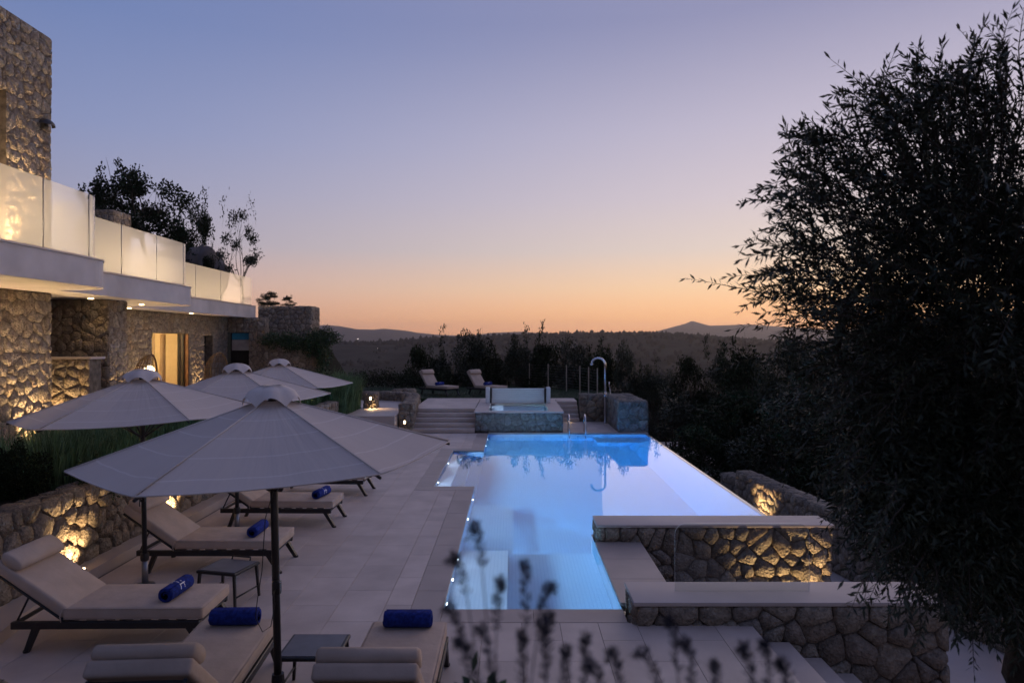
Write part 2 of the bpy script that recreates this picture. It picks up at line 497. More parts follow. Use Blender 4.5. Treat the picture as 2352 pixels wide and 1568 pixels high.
def face_stones(L, H, fmap, cell=.26, joint=.006, depth=.032, seed=1, keep=None):
    """list of (world verts, faces, apparent size)"""
    rng = random.Random(seed)
    out_ = []
    for poly, A in rubble_cells(L, H, cell, rng):
        v, f, c = stone_solid(poly, rng, joint, depth)
        w = [fmap(*p) for p in v]
        if keep and not keep(fmap(c[0], c[1], 0)): continue
        d2 = w[-1][0] ** 2 + w[-1][1] ** 2 + (w[-1][2] - CAM_H) ** 2
        vis = 1.0 if w[-1][1] > .5 and abs(w[-1][0]) < w[-1][1] * .8 else .02
        out_.append((w, f, A / d2 * vis))
    return out_

def plane(P0, S, Nn):
    """map (s, t, h) with t straight up"""
    def fm(s, t, h):
        return (P0[0] + S[0] * s + Nn[0] * h, P0[1] + S[1] * s + Nn[1] * h, P0[2] + t)
    return fm

def emit_stones(lists, owners, budget=300, material='stone', thing_obj=None):
    """lists: one list of stones per owner part. The `budget` largest become objects, the rest one mesh"""
    allst = [(st[2], oi, k) for oi, li in enumerate(lists) for k, st in enumerate(li)]
    allst.sort(reverse=True)
    rest = Geo()
    for i, (_, oi, k) in enumerate(allst):
        w, f, _a = lists[oi][k]
        if i < budget:
            par = owners[oi]
            base = Vector(par.location) + (Vector(par.parent.location) if par.parent else Vector())
            c = Vector(w[-1])
            o = mk('stone', [(Vector(p) - c) for p in w], f, material, par, loc=c - base, smooth=True)
        else:
            rest.add(w, f)
    if rest.v:
        t = thing_obj or owners[0]
        base = Vector(t.location)
        o = rest.obj('stones', material, t, smooth=True, loc=-base)
        stuff(o)

def at(o, world):
    """location of a child of the unrotated thing o for a world point"""
    return tuple(Vector(world) - Vector(o.location))

def wbox(name, o, x0, x1, y0, y1, z0, z1, material, bevel=0.0, par=None):
    """box in world coordinates, child of the unrotated thing o"""
    ox, oy, oz = o.location
    return box(name, x0 - ox, x1 - ox, y0 - oy, y1 - oy, z0 - oz, z1 - oz, material, par or o, bevel=bevel)
# ------------------------------------------------------------------ terrain to the horizon
def sst(a, b, x):
    t = np.clip((x - a) / (b - a), 0, 1); return t * t * (3 - 2 * t)

far_u = [-2500, 0, 500, 715, 745, 780, 820, 860, 880, 930, 960, 1010, 1080, 1130, 1200, 1240, 1300, 1420, 1500, 1545, 1575, 1590, 1605, 1630, 1660, 1720, 1790, 1900, 2100, 2352, 5000]
far_v = [765, 765, 760, 752, 747, 750, 757, 758, 755.5, 760, 765, 770, 772, 765, 762.5, 766, 772, 771, 764, 752, 744, 737.5, 742, 749, 748, 746, 751, 757, 752, 760, 765]
mid_u = [-2500, 600, 720, 800, 900, 1000, 1130, 1250, 1350, 1440, 1500, 1560, 1640, 1720, 1850, 2352, 5000]
mid_v = [775, 775, 781, 784, 783, 775, 770, 768, 765, 763, 765, 768, 772, 777, 780, 775, 775]

def fbm(x, y, s, seed=0, oct=4):
    """cheap value noise, vectorised"""
    tot = np.zeros_like(x); amp = 1.0; fr_ = 1.0 / s
    for o in range(oct):
        X = x * fr_ + 17.3 * o + seed; Y = y * fr_ - 9.1 * o + seed * 1.7
        xi = np.floor(X); yi = np.floor(Y); xf = X - xi; yf = Y - yi
        xf = xf * xf * (3 - 2 * xf); yf = yf * yf * (3 - 2 * yf)
        def hsh(a, b):
            q = np.sin(a * 127.1 + b * 311.7 + 74.7 * (o + 1)) * 43758.5453
            return q - np.floor(q)
        v = (hsh(xi, yi) * (1 - xf) + hsh(xi + 1, yi) * xf) * (1 - yf) + (hsh(xi, yi + 1) * (1 - xf) + hsh(xi + 1, yi + 1) * xf) * yf
        tot += (v - .5) * amp; amp *= .5; fr_ *= 2
    return tot

def terrain_z(x, y):
    x = np.asarray(x, float); y = np.asarray(y, float)
    r = np.hypot(x, y); yy = np.maximum(y, .35 * r)
    u = 1176 + 1568 * x / np.maximum(yy, 1e-3)
    near = -2.3 + 0 * x
    near = near - 52 * sst(40, 420, y) - 20 * sst(11, 90, x) * sst(-30, 20, y)
    hill = 2.6 * sst(-15.5, -17, x) + 3.9 * sst(-15.5, -18, x) + 3.2 * sst(-15, -26, x) + 6 * sst(-26, -60, x)
    hill = hill * sst(64, 44, y)
    hill2 = 6.2 * sst(-10.8, -13.6, x) * sst(27.4, 30.5, y) * sst(64, 44, y)
    near = near + np.maximum(hill, hill2) + fbm(x, y, 9, 3) * .5 * sst(34, 50, r)
    w = sst(180, 520, r)
    zm = 2.95 + (785 - np.interp(u, mid_u, mid_v)) / 1568 * yy * np.clip(1300 / np.maximum(r, 1), .0, 9) - 9
    zf = 2.95 + (785 - np.interp(u, far_u, far_v)) / 1568 * (yy / np.maximum(r, 1) * 4500)
    far = -58 + (zm + 58) * np.exp(-((r - 1300) / 520) ** 2) + (zf + 58) * np.exp(-((r - 4500) / 1000) ** 2)
    far = far + fbm(x, y, 260, 5) * 26 * sst(500, 800, r) * (1 - .8 * np.exp(-((r - 1300) / 200) ** 2)) * sst(4300, 2600, r)
    return near * (1 - w) + far * w

ang = np.concatenate([np.arange(-46, 46, .22), np.arange(46, 314, 4.0)])
rad = np.concatenate([np.linspace(0, 60, 44), np.geomspace(62, 1100, 60), np.linspace(1130, 1600, 24), np.linspace(1650, 6000, 60)])
A, RR = np.meshgrid(np.radians(ang), rad)
TX = RR * np.sin(A); TY = RR * np.cos(A)
TZ = terrain_z(TX, TY)
nr, na = TX.shape
verts = np.stack([TX, TY, TZ], -1).reshape(-1, 3)
ii = np.arange(nr - 1)[:, None] * na; kk = np.arange(na)[None, :]; k2 = (kk + 1) % na
quads = np.stack([ii + kk, ii + k2, ii + na + k2, ii + na + kk], -1).reshape(-1, 4)
me = bpy.data.meshes.new('terrain')
me.vertices.add(len(verts)); me.vertices.foreach_set('co', verts.ravel())
me.loops.add(quads.size); me.loops.foreach_set('vertex_index', quads.ravel().astype(np.int32))
me.polygons.add(len(quads)); me.polygons.foreach_set('loop_start', np.arange(0, quads.size, 4, dtype=np.int32)); me.polygons.foreach_set('loop_total', np.full(len(quads), 4, np.int32))
me.update(calc_edges=True); me.materials.append(MATS['terrain']); me.shade_smooth()
struct(add_obj('terrain', me))

# ------------------------------------------------------------------ woods on the far slopes: one mass
def np_mesh(name, verts, faces, material, smooth=False):
    me = bpy.data.meshes.new(name); k = faces.shape[1]
    me.vertices.add(len(verts)); me.vertices.foreach_set('co', np.ascontiguousarray(verts, dtype=np.float32).ravel())
    me.loops.add(faces.size); me.loops.foreach_set('vertex_index', np.ascontiguousarray(faces, dtype=np.int32).ravel())
    me.polygons.add(len(faces)); me.polygons.foreach_set('loop_start', np.arange(0, faces.size, k, dtype=np.int32)); me.polygons.foreach_set('loop_total', np.full(len(faces), k, np.int32))
    me.update(calc_edges=True); me.materials.append(MATS[material])
    if smooth: me.shade_smooth()
    return me

bm = bmesh.new(); bmesh.ops.create_icosphere(bm, subdivisions=1, radius=1); bm.verts.ensure_lookup_table()
ico_v = np.array([v.co[:] for v in bm.verts]); ico_f = np.array([[v.index for v in f.verts] for f in bm.faces]); bm.free()
rng = np.random.default_rng(11)
NW = 22000
a = np.radians(rng.uniform(-44, 44, NW)); rr = np.exp(rng.uniform(math.log(170), math.log(2300), NW))
k = NW // 3
rr[:k] = rng.normal(1290, 90, k)
wx = rr * np.sin(a); wy = rr * np.cos(a); wz = terrain_z(wx, wy)
dens = fbm(wx, wy, 120, 2)
keepm = dens > -.22
wx, wy, wz = wx[keepm], wy[keepm], wz[keepm]; n = len(wx)
h = rng.uniform(2.0, 4.6, n) ; wr = h * rng.uniform(.55, 1.1, n); h = np.where(rng.random(n) < .12, h * 1.6, h)
V = ico_v[None] * np.stack([wr, wr, h], -1)[:, None] * rng.uniform(.7, 1.25, (n, len(ico_v), 1))
V = V + np.stack([wx, wy, wz + h * .6], -1)[:, None]
Fc = ico_f[None] + (np.arange(n) * len(ico_v))[:, None, None]
stuff(tag(add_obj('woodland', np_mesh('woodland', V.reshape(-1, 3), Fc.reshape(-1, 3), 'far_wood')), 'dark woodland covering the hillsides across the valley', 'woodland'))

# ------------------------------------------------------------------ paving
Z0 = 0.0
POOL = [(-.77, 7.52), (1.23, 7.52), (1.23, 10.61), (4.3, 10.61), (4.3, 22.0), (-.77, 22.0), (-.77, 18.5), (-1.6, 18.5), (-1.6, 13.9), (-.77, 13.9)]
deck_rects = [(-5.15, -1.95, 4.0, 22.0), (-1.95, -1.12, 4.0, 13.55), (-1.95, -1.12, 18.85, 22.0), (-1.12, 2.5, 4.0, 7.17), (1.66, 3.46, 22.02, 25.1)]
deck_base = Geo()
for x0, x1, y0, y1 in deck_rects + [(-5.7, -5.15, 4, 22)]:
    deck_base.box(x0, x1, y0, y1, -.30, -.022)
pool_deck = struct(deck_base.obj('pool_deck', 'joint'))
tile_meshes = {}
def tile(x0, x1, y0, y1, z, material, parent, name='tile', th=.022, gap=.0022, bev=.002):
    sx_, sy_ = round(x1 - x0 - 2 * gap, 3), round(y1 - y0 - 2 * gap, 3)
    if sx_ < .02 or sy_ < .02: return
    key = (sx_, sy_, material, th, name)
    if key not in tile_meshes:
        hx, hy = sx_ / 2, sy_ / 2
        v = [(-hx, -hy, -th), (hx, -hy, -th), (hx, hy, -th), (-hx, hy, -th), (-hx, -hy, -bev), (hx, -hy, -bev), (hx, hy, -bev), (-hx, hy, -bev),
             (-hx + bev, -hy + bev, 0), (hx - bev, -hy + bev, 0), (hx - bev, hy - bev, 0), (-hx + bev, hy - bev, 0)]
        f = [(0, 1, 5, 4), (1, 2, 6, 5), (2, 3, 7, 6), (3, 0, 4, 7), (4, 5, 9, 8), (5, 6, 10, 9), (6, 7, 11, 10), (7, 4, 8, 11), (8, 9, 10, 11)]
        tile_meshes[key] = mesh(name, v, f, material)
    return add_obj(name, tile_meshes[key], parent, ((x0 + x1) / 2, (y0 + y1) / 2, z))
def pave(rects, z, tw, tl, material, parent, ox=0.0, oy=0.0, stagger=.5):
    for (x0, x1, y0, y1) in rects:
        i0 = math.floor((x0 - ox) / tw)
        i = i0
        while ox + i * tw < x1 - 1e-6:
            a0, a1 = max(x0, ox + i * tw), min(x1, ox + (i + 1) * tw)
            sh = oy + (stagger * tl if i % 2 else 0)
            j = math.floor((y0 - sh) / tl)
            while sh + j * tl < y1 - 1e-6:
                b0, b1 = max(y0, sh + j * tl), min(y1, sh + (j + 1) * tl)
                if a1 - a0 > .03 and b1 - b0 > .03: tile(a0, a1, b0, b1, z, material, parent)
                j += 1
            i += 1
pave(deck_rects[:3], Z0, 3.2 / 6, .90, 'paving', pool_deck, ox=-5.15)
pave(deck_rects[3:], Z0, .40, .90, 'paving', pool_deck, ox=-1.1)

pool_coping = struct(Geo().box(-1.11, -.775, 7.18, 13.5, -.3, -.04).box(-.76, 1.22, 7.18, 7.515, -.3, -.04).box(1.24, 1.89, 7.71, 10.05, -1.45, -.034).box(-1.94, -1.605, 13.6, 18.8, -.3, -.04).box(-1.11, -.775, 18.9, 21.99, -.3, -.04).box(-1.94, -.775, 13.56, 13.88, -.3, -.041).box(-1.60, -.775, 18.51, 18.84, -.3, -.041).box(-.78, 4.4, 22.005, 22.19, -.6, -.04).obj('pool_coping', 'joint'))
def cop(x0, x1, y0, y1, along):
    n = max(1, round((y1 - y0 if along else x1 - x0) / .9))
    for i in range(n):
        if along: tile(x0, x1, y0 + (y1 - y0) * i / n, y0 + (y1 - y0) * (i + 1) / n, .003, 'coping', pool_coping, 'coping_stone', .035, .0015, .004)
        else: tile(x0 + (x1 - x0) * i / n, x0 + (x1 - x0) * (i + 1) / n, y0, y1, .003, 'coping', pool_coping, 'coping_stone', .035, .0015, .004)
cop(-1.12, -.76, 7.17, 13.55, 1); cop(-.76, 1.22, 7.17, 7.53, 0); cop(-1.95, -.76, 13.55, 13.91, 0); cop(-1.95, -1.59, 13.91, 18.49, 1)
cop(-1.95, -.76, 18.49, 18.85, 0); cop(-1.12, -.76, 18.85, 22.0, 1); cop(1.22, 1.9, 7.71, 10.05, 1); cop(-.76, 4.4, 22.0, 22.19, 0)

# the kerb under the planter wall
kf = [(4.0, -4.55), (5.0, -4.62), (5.8, -4.78), (6.5, -4.95), (7.1, -5.08), (7.7, -5.17), (8.6, -5.21), (11, -5.21), (22, -5.21)]
kp = [(x, y) for y, x in kf] + [(-5.52, 22), (-5.52, 4.0)]
v, f = extrude_poly(list(reversed(kp)), -.05, .125)
kerb = struct(mk('kerb', v, f, 'cap'))

# ------------------------------------------------------------------ pool
pool = thing('swimming_pool', 'long pale blue tiled swimming pool with an overflowing edge on one side', 'pool', (1.7, 14.8, -1.35))
def pl(x, y, z): return (x - 1.7, y - 14.8, z + 1.35)
DEP = -1.22
n = len(POOL)
v = [pl(x, y, -.042) for x, y in POOL] + [pl(x, y, DEP) for x, y in POOL]
f = [(i, i + n, (i + 1) % n + n, (i + 1) % n) for i in range(n)] + [tuple(range(n, 2 * n))]
mk('basin', v, f, 'mosaic', pool)
wbox('overflow_edge', pool, 4.303, 4.385, 10.61, 22.0, -1.9, -.062, 'pool_wall')
wbox('shelf', pool, -.765, 1.225, 7.525, 10.30, -1.31, -.70, 'mosaic')
wbox('bench', pool, -.765, -.06, 7.53, 10.20, -.699, -.45, 'mosaic')
wbox('bench', pool, -.765, 0.02, 10.31, 13.4, -1.31, -.88, 'mosaic')
mk('sloped_side', [pl(3.55, 10.612, DEP + .002), pl(4.297, 10.612, DEP + .002), pl(4.297, 10.612, -.07), pl(3.55, 20.88, DEP + .002), pl(4.297, 20.88, DEP + .002), pl(4.297, 20.88, -.07)], [(0, 3, 5, 2), (0, 2, 1), (3, 4, 5)], 'mosaic', pool)
for i in range(3):
    wbox('entry_step', pool, -1.595, -.77 + .0, 13.905 + .0, 18.495, -1.31, -.95, 'mosaic') if i == 0 else wbox('entry_step', pool, -1.594 , -.77 - .27 * i, 13.907, 18.493, -.949 + .27 * (i - 1) * 1, -.95 + .27 * i, 'mosaic')
wbox('bench', pool, 2.6, 4.296, 20.89, 21.995, -1.31, -.6, 'mosaic')
lampspots = [(-.765, 11.75, -.26), (-.765, 9.55, -.20), (-.765, 8.75, -.20), (-.765, 7.95, -.20), (-1.594, 14.7, -.22), (-1.594, 17.0, -.22), (-.765, 19.9, -.3), (-.765, 21.2, -.3), (-.765, 13.2, -.3)]
for (lx, ly, lz) in lampspots:
    v, f = lathe_vf([(.0, 0), (.032, 0), (.032, .008), (.02, .012), (0, .012)], 12)
    v = [(q[2], q[0], q[1]) for q in v]
    mk('pool_lamp', v, f, 'pool_lens', pool, loc=pl(lx + .002, ly, lz))
    big = ly > 13.5
    light('light', 'SPOT', pl(lx + .05, ly, lz), 560 if not big else 1080, COOL, pool, target=pl(lx + 2.0, ly, lz - .55), size=.05, spot=165, blend=.9)
for lx in (.35, .95):  # added fill lamps, unseen behind the shelf, brightening the deep floor
    v, f = lathe_vf([(.0, 0), (.032, 0), (.032, .008), (.02, .012), (0, .012)], 12)
    mk('pool_lamp', [(q[0], q[2], q[1]) for q in v], f, 'pool_lens', pool, loc=pl(lx, 10.303, -.88))
    light('light', 'SPOT', pl(lx, 10.35, -.88), 130, COOL, pool, target=pl(lx, 12.3, -1.1), size=.05, spot=165, blend=.9)
WL = -.045
WP = [(-.80, 7.49), (1.26, 7.49), (1.26, 10.58), (4.39, 10.58), (4.39, 22.03), (-.80, 22.03), (-.80, 18.53), (-1.63, 18.53), (-1.63, 13.87), (-.80, 13.87)]
v, f = extrude_poly(WP, -1.6, WL)
struct(mk('pool_water', v, f, 'water'))
# ladder
lad = thing('pool_ladder', 'polished steel ladder hooked over the far pool edge beside the raised spa', 'ladder', (2.1, 22.0, 0))
for s in (0, 1):
    x = -.26 + .52 * s
    tube('rail', [(x, .42, .0), (x, .42, .35), (x, .36, .52), (x, .22, .58), (x, .02, .56), (x, -.10, .44), (x, -.14, .2), (x, -.14, -.7)], .022, 'steel', lad, 10)
for k in range(3):
    box('tread', -.25, .25, -.19, -.11, -.2 - .22 * k, -.17 - .22 * k, 'steel', lad)

# ------------------------------------------------------------------ lower terrace and its steps
low = struct(Geo().box(1.9, 14, 2.0, 30, -2.2, -1.46).obj('lower_terrace', 'cap'))
steps = thing('garden_steps', 'pale stone steps going down from the deck beside the stone wall', 'steps', (2.5, 5.9, -1.4))
for k in range(8):
    x0 = 2.515 + .33 * k; z1 = -.162 * (k + 1)
    wbox('step', steps, x0, x0 + .36, 4.85, 7.08, z1 - .155, z1, 'paving', bevel=.006)
wbox('support', steps, 2.505, 5.2, 4.86, 7.07, -1.455, -1.44, 'joint')
wbox('support', steps, 2.30, 2.50, 4.86, 7.07, -1.455, -.305, 'mortar')

# ------------------------------------------------------------------ free-standing stone walls
def stone_block(name, label, x0, x1, y0, y1, z0, z1, faces='f', cap=None, cell=.27, seed=1, mats='stone', capover=.03, cat='stone wall', grp=None, depth=.05):
    t = thing(name, label, cat, ((x0 + x1) / 2, (y0 + y1) / 2, z0), 0, grp)
    core = wbox('core', t, x0 + .012, x1 - .012, y0 + .012, y1 - .012, z0, z1 - .004, 'mortar')
    li = []
    if 'f' in faces: li += face_stones(x1 - x0, z1 - z0, plane((x0, y0 + .01, z0), (1, 0), (0, -1)), cell, seed=seed, depth=depth)
    if 'l' in faces: li += face_stones(y1 - y0, z1 - z0, plane((x0 + .01, y0, z0), (0, 1), (-1, 0)), cell, seed=seed + 1, depth=depth)
    if 'r' in faces: li += face_stones(y1 - y0, z1 - z0, plane((x1 - .01, y0, z0), (0, 1), (1, 0)), cell, seed=seed + 2, depth=depth)
    if 't' in faces:
        fm = lambda s, tt, h: (x0 + s, y0 + tt, z1 - .01 + h)
        li += face_stones(x1 - x0, y1 - y0, fm, cell, seed=seed + 3, depth=.03)
    emit_stones([li], [t], 300, mats, t)
    if cap:
        wbox('cap', t, x0 - capover, x1 + capover, y0 - capover, y1 + capover, z1, z1 + cap, 'cap', bevel=.004)
    return t

stone_block('garden_wall', 'low rubble stone wall with pale cap carrying the glass pane', 1.30, 4.55, 7.12, 7.68, -1.45, .20, 'fl', .04, .24, 21)
stone_block('garden_wall', 'stone wall with pale cap between the pool and the sunken court, uplit at one end', 1.28, 4.72, 10.08, 10.575, -1.45, .21, 'fl', .04, .23, 31)
t = stone_block('garden_wall', 'tall squared stone wall standing at the far corner of the overflow edge', 3.48, 4.43, 22.2, 25.6, -1.4, 1.0, 'flt', None, .28, 41, 'stone_grey')
t = stone_block('garden_wall', 'dark stone wall behind the outdoor shower', 2.5, 3.44, 25.25, 25.75, -.2, .99, 'ft', None, .28, 51)
# planter wall
pw_ = thing('planter_wall', 'long rubble retaining wall of the planting bed, warmly uplit from the kerb', 'stone wall', (-5.7, 12.5, 0))
wbox('core', pw_, -5.86, -5.512, 4.0, 21.5, 0, 1.04, 'mortar')
def fm_pl(s, t_, h): return (-5.515 + h + .0, 4.0 + s, .10 + t_)
li = face_stones(17.5, .98, fm_pl, .255, seed=61, depth=.055, joint=.010)
fmt = lambda s, tt, h: (-5.86 + tt, 4.0 + s, 1.035 + h)
li += face_stones(17.5, .36, fmt, .28, seed=62, depth=.05)
emit_stones([li], [pw_], 300, 'stone', pw_)
# bed corner close to the loungers
stone_block('planter_corner', 'corner of a low rough stone planter beside the nearest sun lounger', -5.4, -3.98, 3.6, 5.38, 0, .30, 'frt', None, .3, 71)

# curved low wall beside the stairs
cw = thing('curved_wall', 'low curved stone wall between the stairs and the lit garden path', 'stone wall', (-3.8, 24, 0))
path_c = [(-3.42, 22.05), (-3.45, 22.9), (-3.52, 23.8), (-3.62, 24.8), (-3.70, 25.8), (-3.9, 26.6), (-4.4, 27.2), (-5.2, 27.5), (-6.0, 27.6)]
def resample(p, n):
    d = [0]
    for a, b in zip(p[:-1], p[1:]): d.append(d[-1] + math.dist(a, b))
    xs = np.interp(np.linspace(0, d[-1], n), d, [q[0] for q in p]); ys = np.interp(np.linspace(0, d[-1], n), d, [q[1] for q in p])
    return list(zip(xs, ys)), d[-1]
pc, Lc = resample(path_c, 40)
def wall_along(t, pts, Ltot, thick, z0, z1, cell, seed, sides=(1, -1), top=True, budget=300, material='stone', ztop=None):
    m_ = len(pts)
    nr_ = []
    for i in range(m_):
        a = pts[max(i - 1, 0)]; b = pts[min(i + 1, m_ - 1)]
        tx, ty = b[0] - a[0], b[1] - a[1]; l = math.hypot(tx, ty); nr_.append((ty / l, -tx / l))
    def pos(s):
        q = min(max(s / Ltot, 0), 1) * (m_ - 1); i = min(int(q), m_ - 2); w = q - i
        return (pts[i][0] * (1 - w) + pts[i + 1][0] * w, pts[i][1] * (1 - w) + pts[i + 1][1] * w, nr_[i][0] * (1 - w) + nr_[i + 1][0] * w, nr_[i][1] * (1 - w) + nr_[i + 1][1] * w)
    o = t.location
    zt = ztop or (lambda s: z1)
    V = []; F_ = []
    for i in range(m_):
        x, y = pts[i]; nx, ny = nr_[i]; hw = thick / 2 - .012; zz = zt(Ltot * i / (m_ - 1)) - .004
        V += [(x + nx * hw - o[0], y + ny * hw - o[1], z0 - o[2]), (x - nx * hw - o[0], y - ny * hw - o[1], z0 - o[2]), (x - nx * hw - o[0], y - ny * hw - o[1], zz - o[2]), (x + nx * hw - o[0], y + ny * hw - o[1], zz - o[2])]
    for i in range(m_ - 1):
        for k in range(4):
            F_.append((i * 4 + k, i * 4 + (k + 1) % 4, i * 4 + 4 + (k + 1) % 4, i * 4 + 4 + k))
    F_ += [(0, 1, 2, 3), tuple(reversed([(m_ - 1) * 4 + k for k in range(4)]))]
    mk('core', V, F_, 'mortar', t)
    li = []
    for sd in sides:
        def fm(s, tt, h, sd=sd):
            x, y, nx, ny = pos(s); e = (thick / 2 - .01 + h) * sd
            return (x + nx * e, y + ny * e, z0 + tt * (zt(s) - z0) / (z1 - z0))
        li += face_stones(Ltot, z1 - z0, fm, cell, seed=seed + sd, depth=.05)
    if top:
        def fm2(s, tt, h):
            x, y, nx, ny = pos(s); e = tt - thick / 2
            return (x + nx * e, y + ny * e, zt(s) - .01 + h)
        li += face_stones(Ltot, thick, fm2, cell, seed=seed + 7, depth=.03)
    def endf(i, sgn, sd):
        x, y = pts[i]; nx, ny = nr_[i]; tx, ty = -ny, nx
        zz = zt(0 if i == 0 else Ltot)
        return face_stones(thick, zz - z0, lambda s, tt, h: (x + nx * (s - thick / 2) + sgn * tx * h, y + ny * (s - thick / 2) + sgn * ty * h, z0 + tt), cell, seed=sd, depth=.04)
    li += endf(0, -1, seed + 20) + endf(m_ - 1, 1, seed + 21)
    emit_stones([li], [t], budget, material, t)
wall_along(cw, pc, Lc, .42, 0, .93, .25, 81)
# lower terrace walls beyond the overflow edge
lw = thing('terrace_wall', 'rubble wall below the overflow edge with one warmly lit end', 'stone wall', (6.0, 14.5, -1.46))
pc2, L2 = resample([(5.84, 17.2), (5.95, 16), (6.2, 14), (6.6, 11.8), (7.2, 9.6)], 24)
wall_along(lw, pc2, L2, .40, -1.46, -.30, .22, 91)
lw2 = thing('terrace_wall', 'dark unlit stretch of rubble wall further along the overflow edge', 'stone wall', (5.9, 19.5, -1.46))
pc3, L3 = resample([(5.86, 18.6), (5.95, 18.2), (6.1, 17.75)], 12)
wall_along(lw2, pc3, L3, .36, -1.46, -.62, .24, 101, budget=120)

# near retaining wall at the right of the lower court
rw = thing('terrace_wall', 'uplit rubble wall on the far side of the lower court under the olive tree', 'stone wall', (7.8, 8.5, -1.46))
pc4, L4 = resample([(7.35, 9.9), (7.9, 8.4), (8.3, 6.5)], 12)
wall_along(rw, pc4, L4, .4, -1.46, -.2, .27, 111, budget=120)

# ------------------------------------------------------------------ stairs, spa and the upper terrace
st = thing('garden_steps', 'five wide stone steps rising from the pool deck to the upper terrace', 'steps', (-2.3, 22.8, 0))
for k in range(5):
    y0 = 22.02 + .33 * k; z1 = .132 * (k + 1)
    wbox('step', st, -3.22, -1.21, y0, y0 + (.36 if k < 4 else .30), z1 - .128 if k else .001, z1, 'paving', bevel=.008)
wbox('support', st, -3.21, -1.22, 22.2, 23.6, -.02, .0, 'joint')
st2 = thing('garden_steps', 'narrow stone steps between the raised spa and the outdoor shower', 'steps', (2.1, 25, 0))
for k in range(5):
    y0 = 25.12 + .24 * k; z1 = .132 * (k + 1)
    wbox('step', st2, 1.70, 2.48, y0, y0 + .27, z1 - .128 if k else .001, z1, 'paving', bevel=.008)
ut = struct(Geo().box(-3.4, -1.27, 23.66, 27.6, 0, .63).box(1.73, 2.5, 26.3, 27.6, 0, .63).box(-1.27, 1.73, 26.92, 27.6, 0, .63).obj('upper_terrace', 'joint'))
pave([(-3.4, -1.27, 23.66, 27.6), (1.73, 2.5, 26.3, 27.6), (-1.27, 1.73, 26.92, 27.6)], .66, .6, .9, 'paving', ut)
gp = struct(Geo().box(-8.2, -3.7, 21.5, 27.6, -.1, .60).obj('garden_path', 'paving'))
struct(Geo().box(-10, 4.4, 27.6, 36, -.8, .66).obj('lawn', 'lawn'))

spa = thing('raised_spa', 'raised stone spa with lit blue water and a white roller cover box', 'hot tub', (.225, 24.5, 0))
wl = []
core = Geo()
for bx in ((-1.178, 1.628, 22.212, 22.5), (-1.178, -.78, 22.5, 26.9), (1.23, 1.628, 22.5, 26.9), (-.78, 1.23, 25.3, 26.9)): core.box(bx[0] - .225, bx[1] - .225, bx[2] - 24.5, bx[3] - 24.5, 0, .625)
core.obj('core', 'mortar', spa)
wl += face_stones(2.83, .625, plane((-1.19, 22.21, 0), (1, 0), (0, -1)), .22, seed=121, depth=.035)
wl += face_stones(4.7, .625, plane((1.63, 22.2, 0), (0, 1), (1, 0)), .25, seed=122, depth=.035)
wl += face_stones(4.7, .625, plane((-1.18, 22.2, 0), (0, 1), (-1, 0)), .25, seed=123, depth=.035)
emit_stones([wl], [spa], 200, 'stone_grey', spa)
for q in ((-1.24, 1.69, 22.16, 22.52), (-1.24, -.78, 22.52, 26.9), (1.23, 1.69, 22.52, 26.9), (-.78, 1.23, 25.32, 26.9)):
    wbox('cap', spa, *q, .628, .662, 'cap')
v, f = extrude_poly([(-.79, 22.51), (1.24, 22.51), (1.24, 25.33), (-.79, 25.33)], .0, .60)
mk('spa_basin', [(x - .225, y - 24.5, z) for x, y, z in v], [q for i, q in enumerate(f) if i != 1], 'mosaic', spa)
wbox('spa_seat', spa, -.785, -.3, 22.53, 25.31, .005, .36, 'mosaic')
v, f = extrude_poly([(-.80, 22.50), (1.25, 22.50), (1.25, 25.34), (-.80, 25.34)], -.01, .615)
mk('spa_water', [(x - .225, y - 24.5, z) for x, y, z in v], f, 'water', spa)
for y in (23.0, 24.6):
    v, f = lathe_vf([(.0, 0), (.03, 0), (.03, .008), (0, .012)], 12)
    mk('pool_lamp', [(q[2], q[0], q[1]) for q in v], f, 'pool_lens', spa, loc=at(spa, (-.787, y, .47)))
    light('light', 'SPOT', at(spa, (-.74, y, .45)), 650, COOL, spa, target=at(spa, (.6, y, .2)), size=.05, spot=165, blend=.9)
# roller cover: two end posts and a slatted white apron
for s in (-1, 1):
    x = .225 + s * 1.13
    wbox('end_post', spa, x - .075, x + .075, 25.34, 25.75, .662, 1.24, 'white_plastic', bevel=.02)
    wbox('bracket', spa, x - s * .115 - .03, x - s * .115 + .03, 25.40, 25.7, .662, 1.22, 'dark_metal')
for k in range(8):
    wbox('slat', spa, .225 - .97, .225 + .97, 25.44 - .0, 25.5, .668 + .068 * k, .668 + .068 * k + .062, 'white_plastic', bevel=.008)
# outdoor shower
sh = thing('outdoor_shower', 'polished steel outdoor shower with a hooked arm in front of the stone wall', 'shower', (3.36, 24.6, 0))
pts = [(0, 0, 0), (0, 0, 2.1)] + [(-.25 + .25 * math.cos(a), 0, 2.1 + .25 * math.sin(a)) for a in np.linspace(.2, math.pi * .93, 10)]
shc = tube('column', pts, [.042] * len(pts), 'steel', sh, 12)
v, f = lathe_vf([(.0, 0), (.09, 0), (.09, .012), (.05, .02), (0, .02)], 14); mk('base_plate', v, f, 'steel', sh)
v, f = lathe_vf([(.0, 0), (.05, 0), (.055, .03), (.03, .06), (0, .06)], 14); mk('shower_head', v, f, 'steel', shc, loc=(-.49, 0, 2.10))
box('mixer', -.05, .05, -.09, -.03, .95, 1.12, 'steel', shc, bevel=.015)
tube('hose', [(.05, -.05, 1.0), (.16, -.05, .75), (.2, -.05, 1.0), (.14, -.04, 1.35)], .008, 'steel', sh, 6)
tube('hand_spray', [(.14, -.04, 1.3), (.13, -.05, 1.5)], [.012, .02], 'steel', sh, 8)

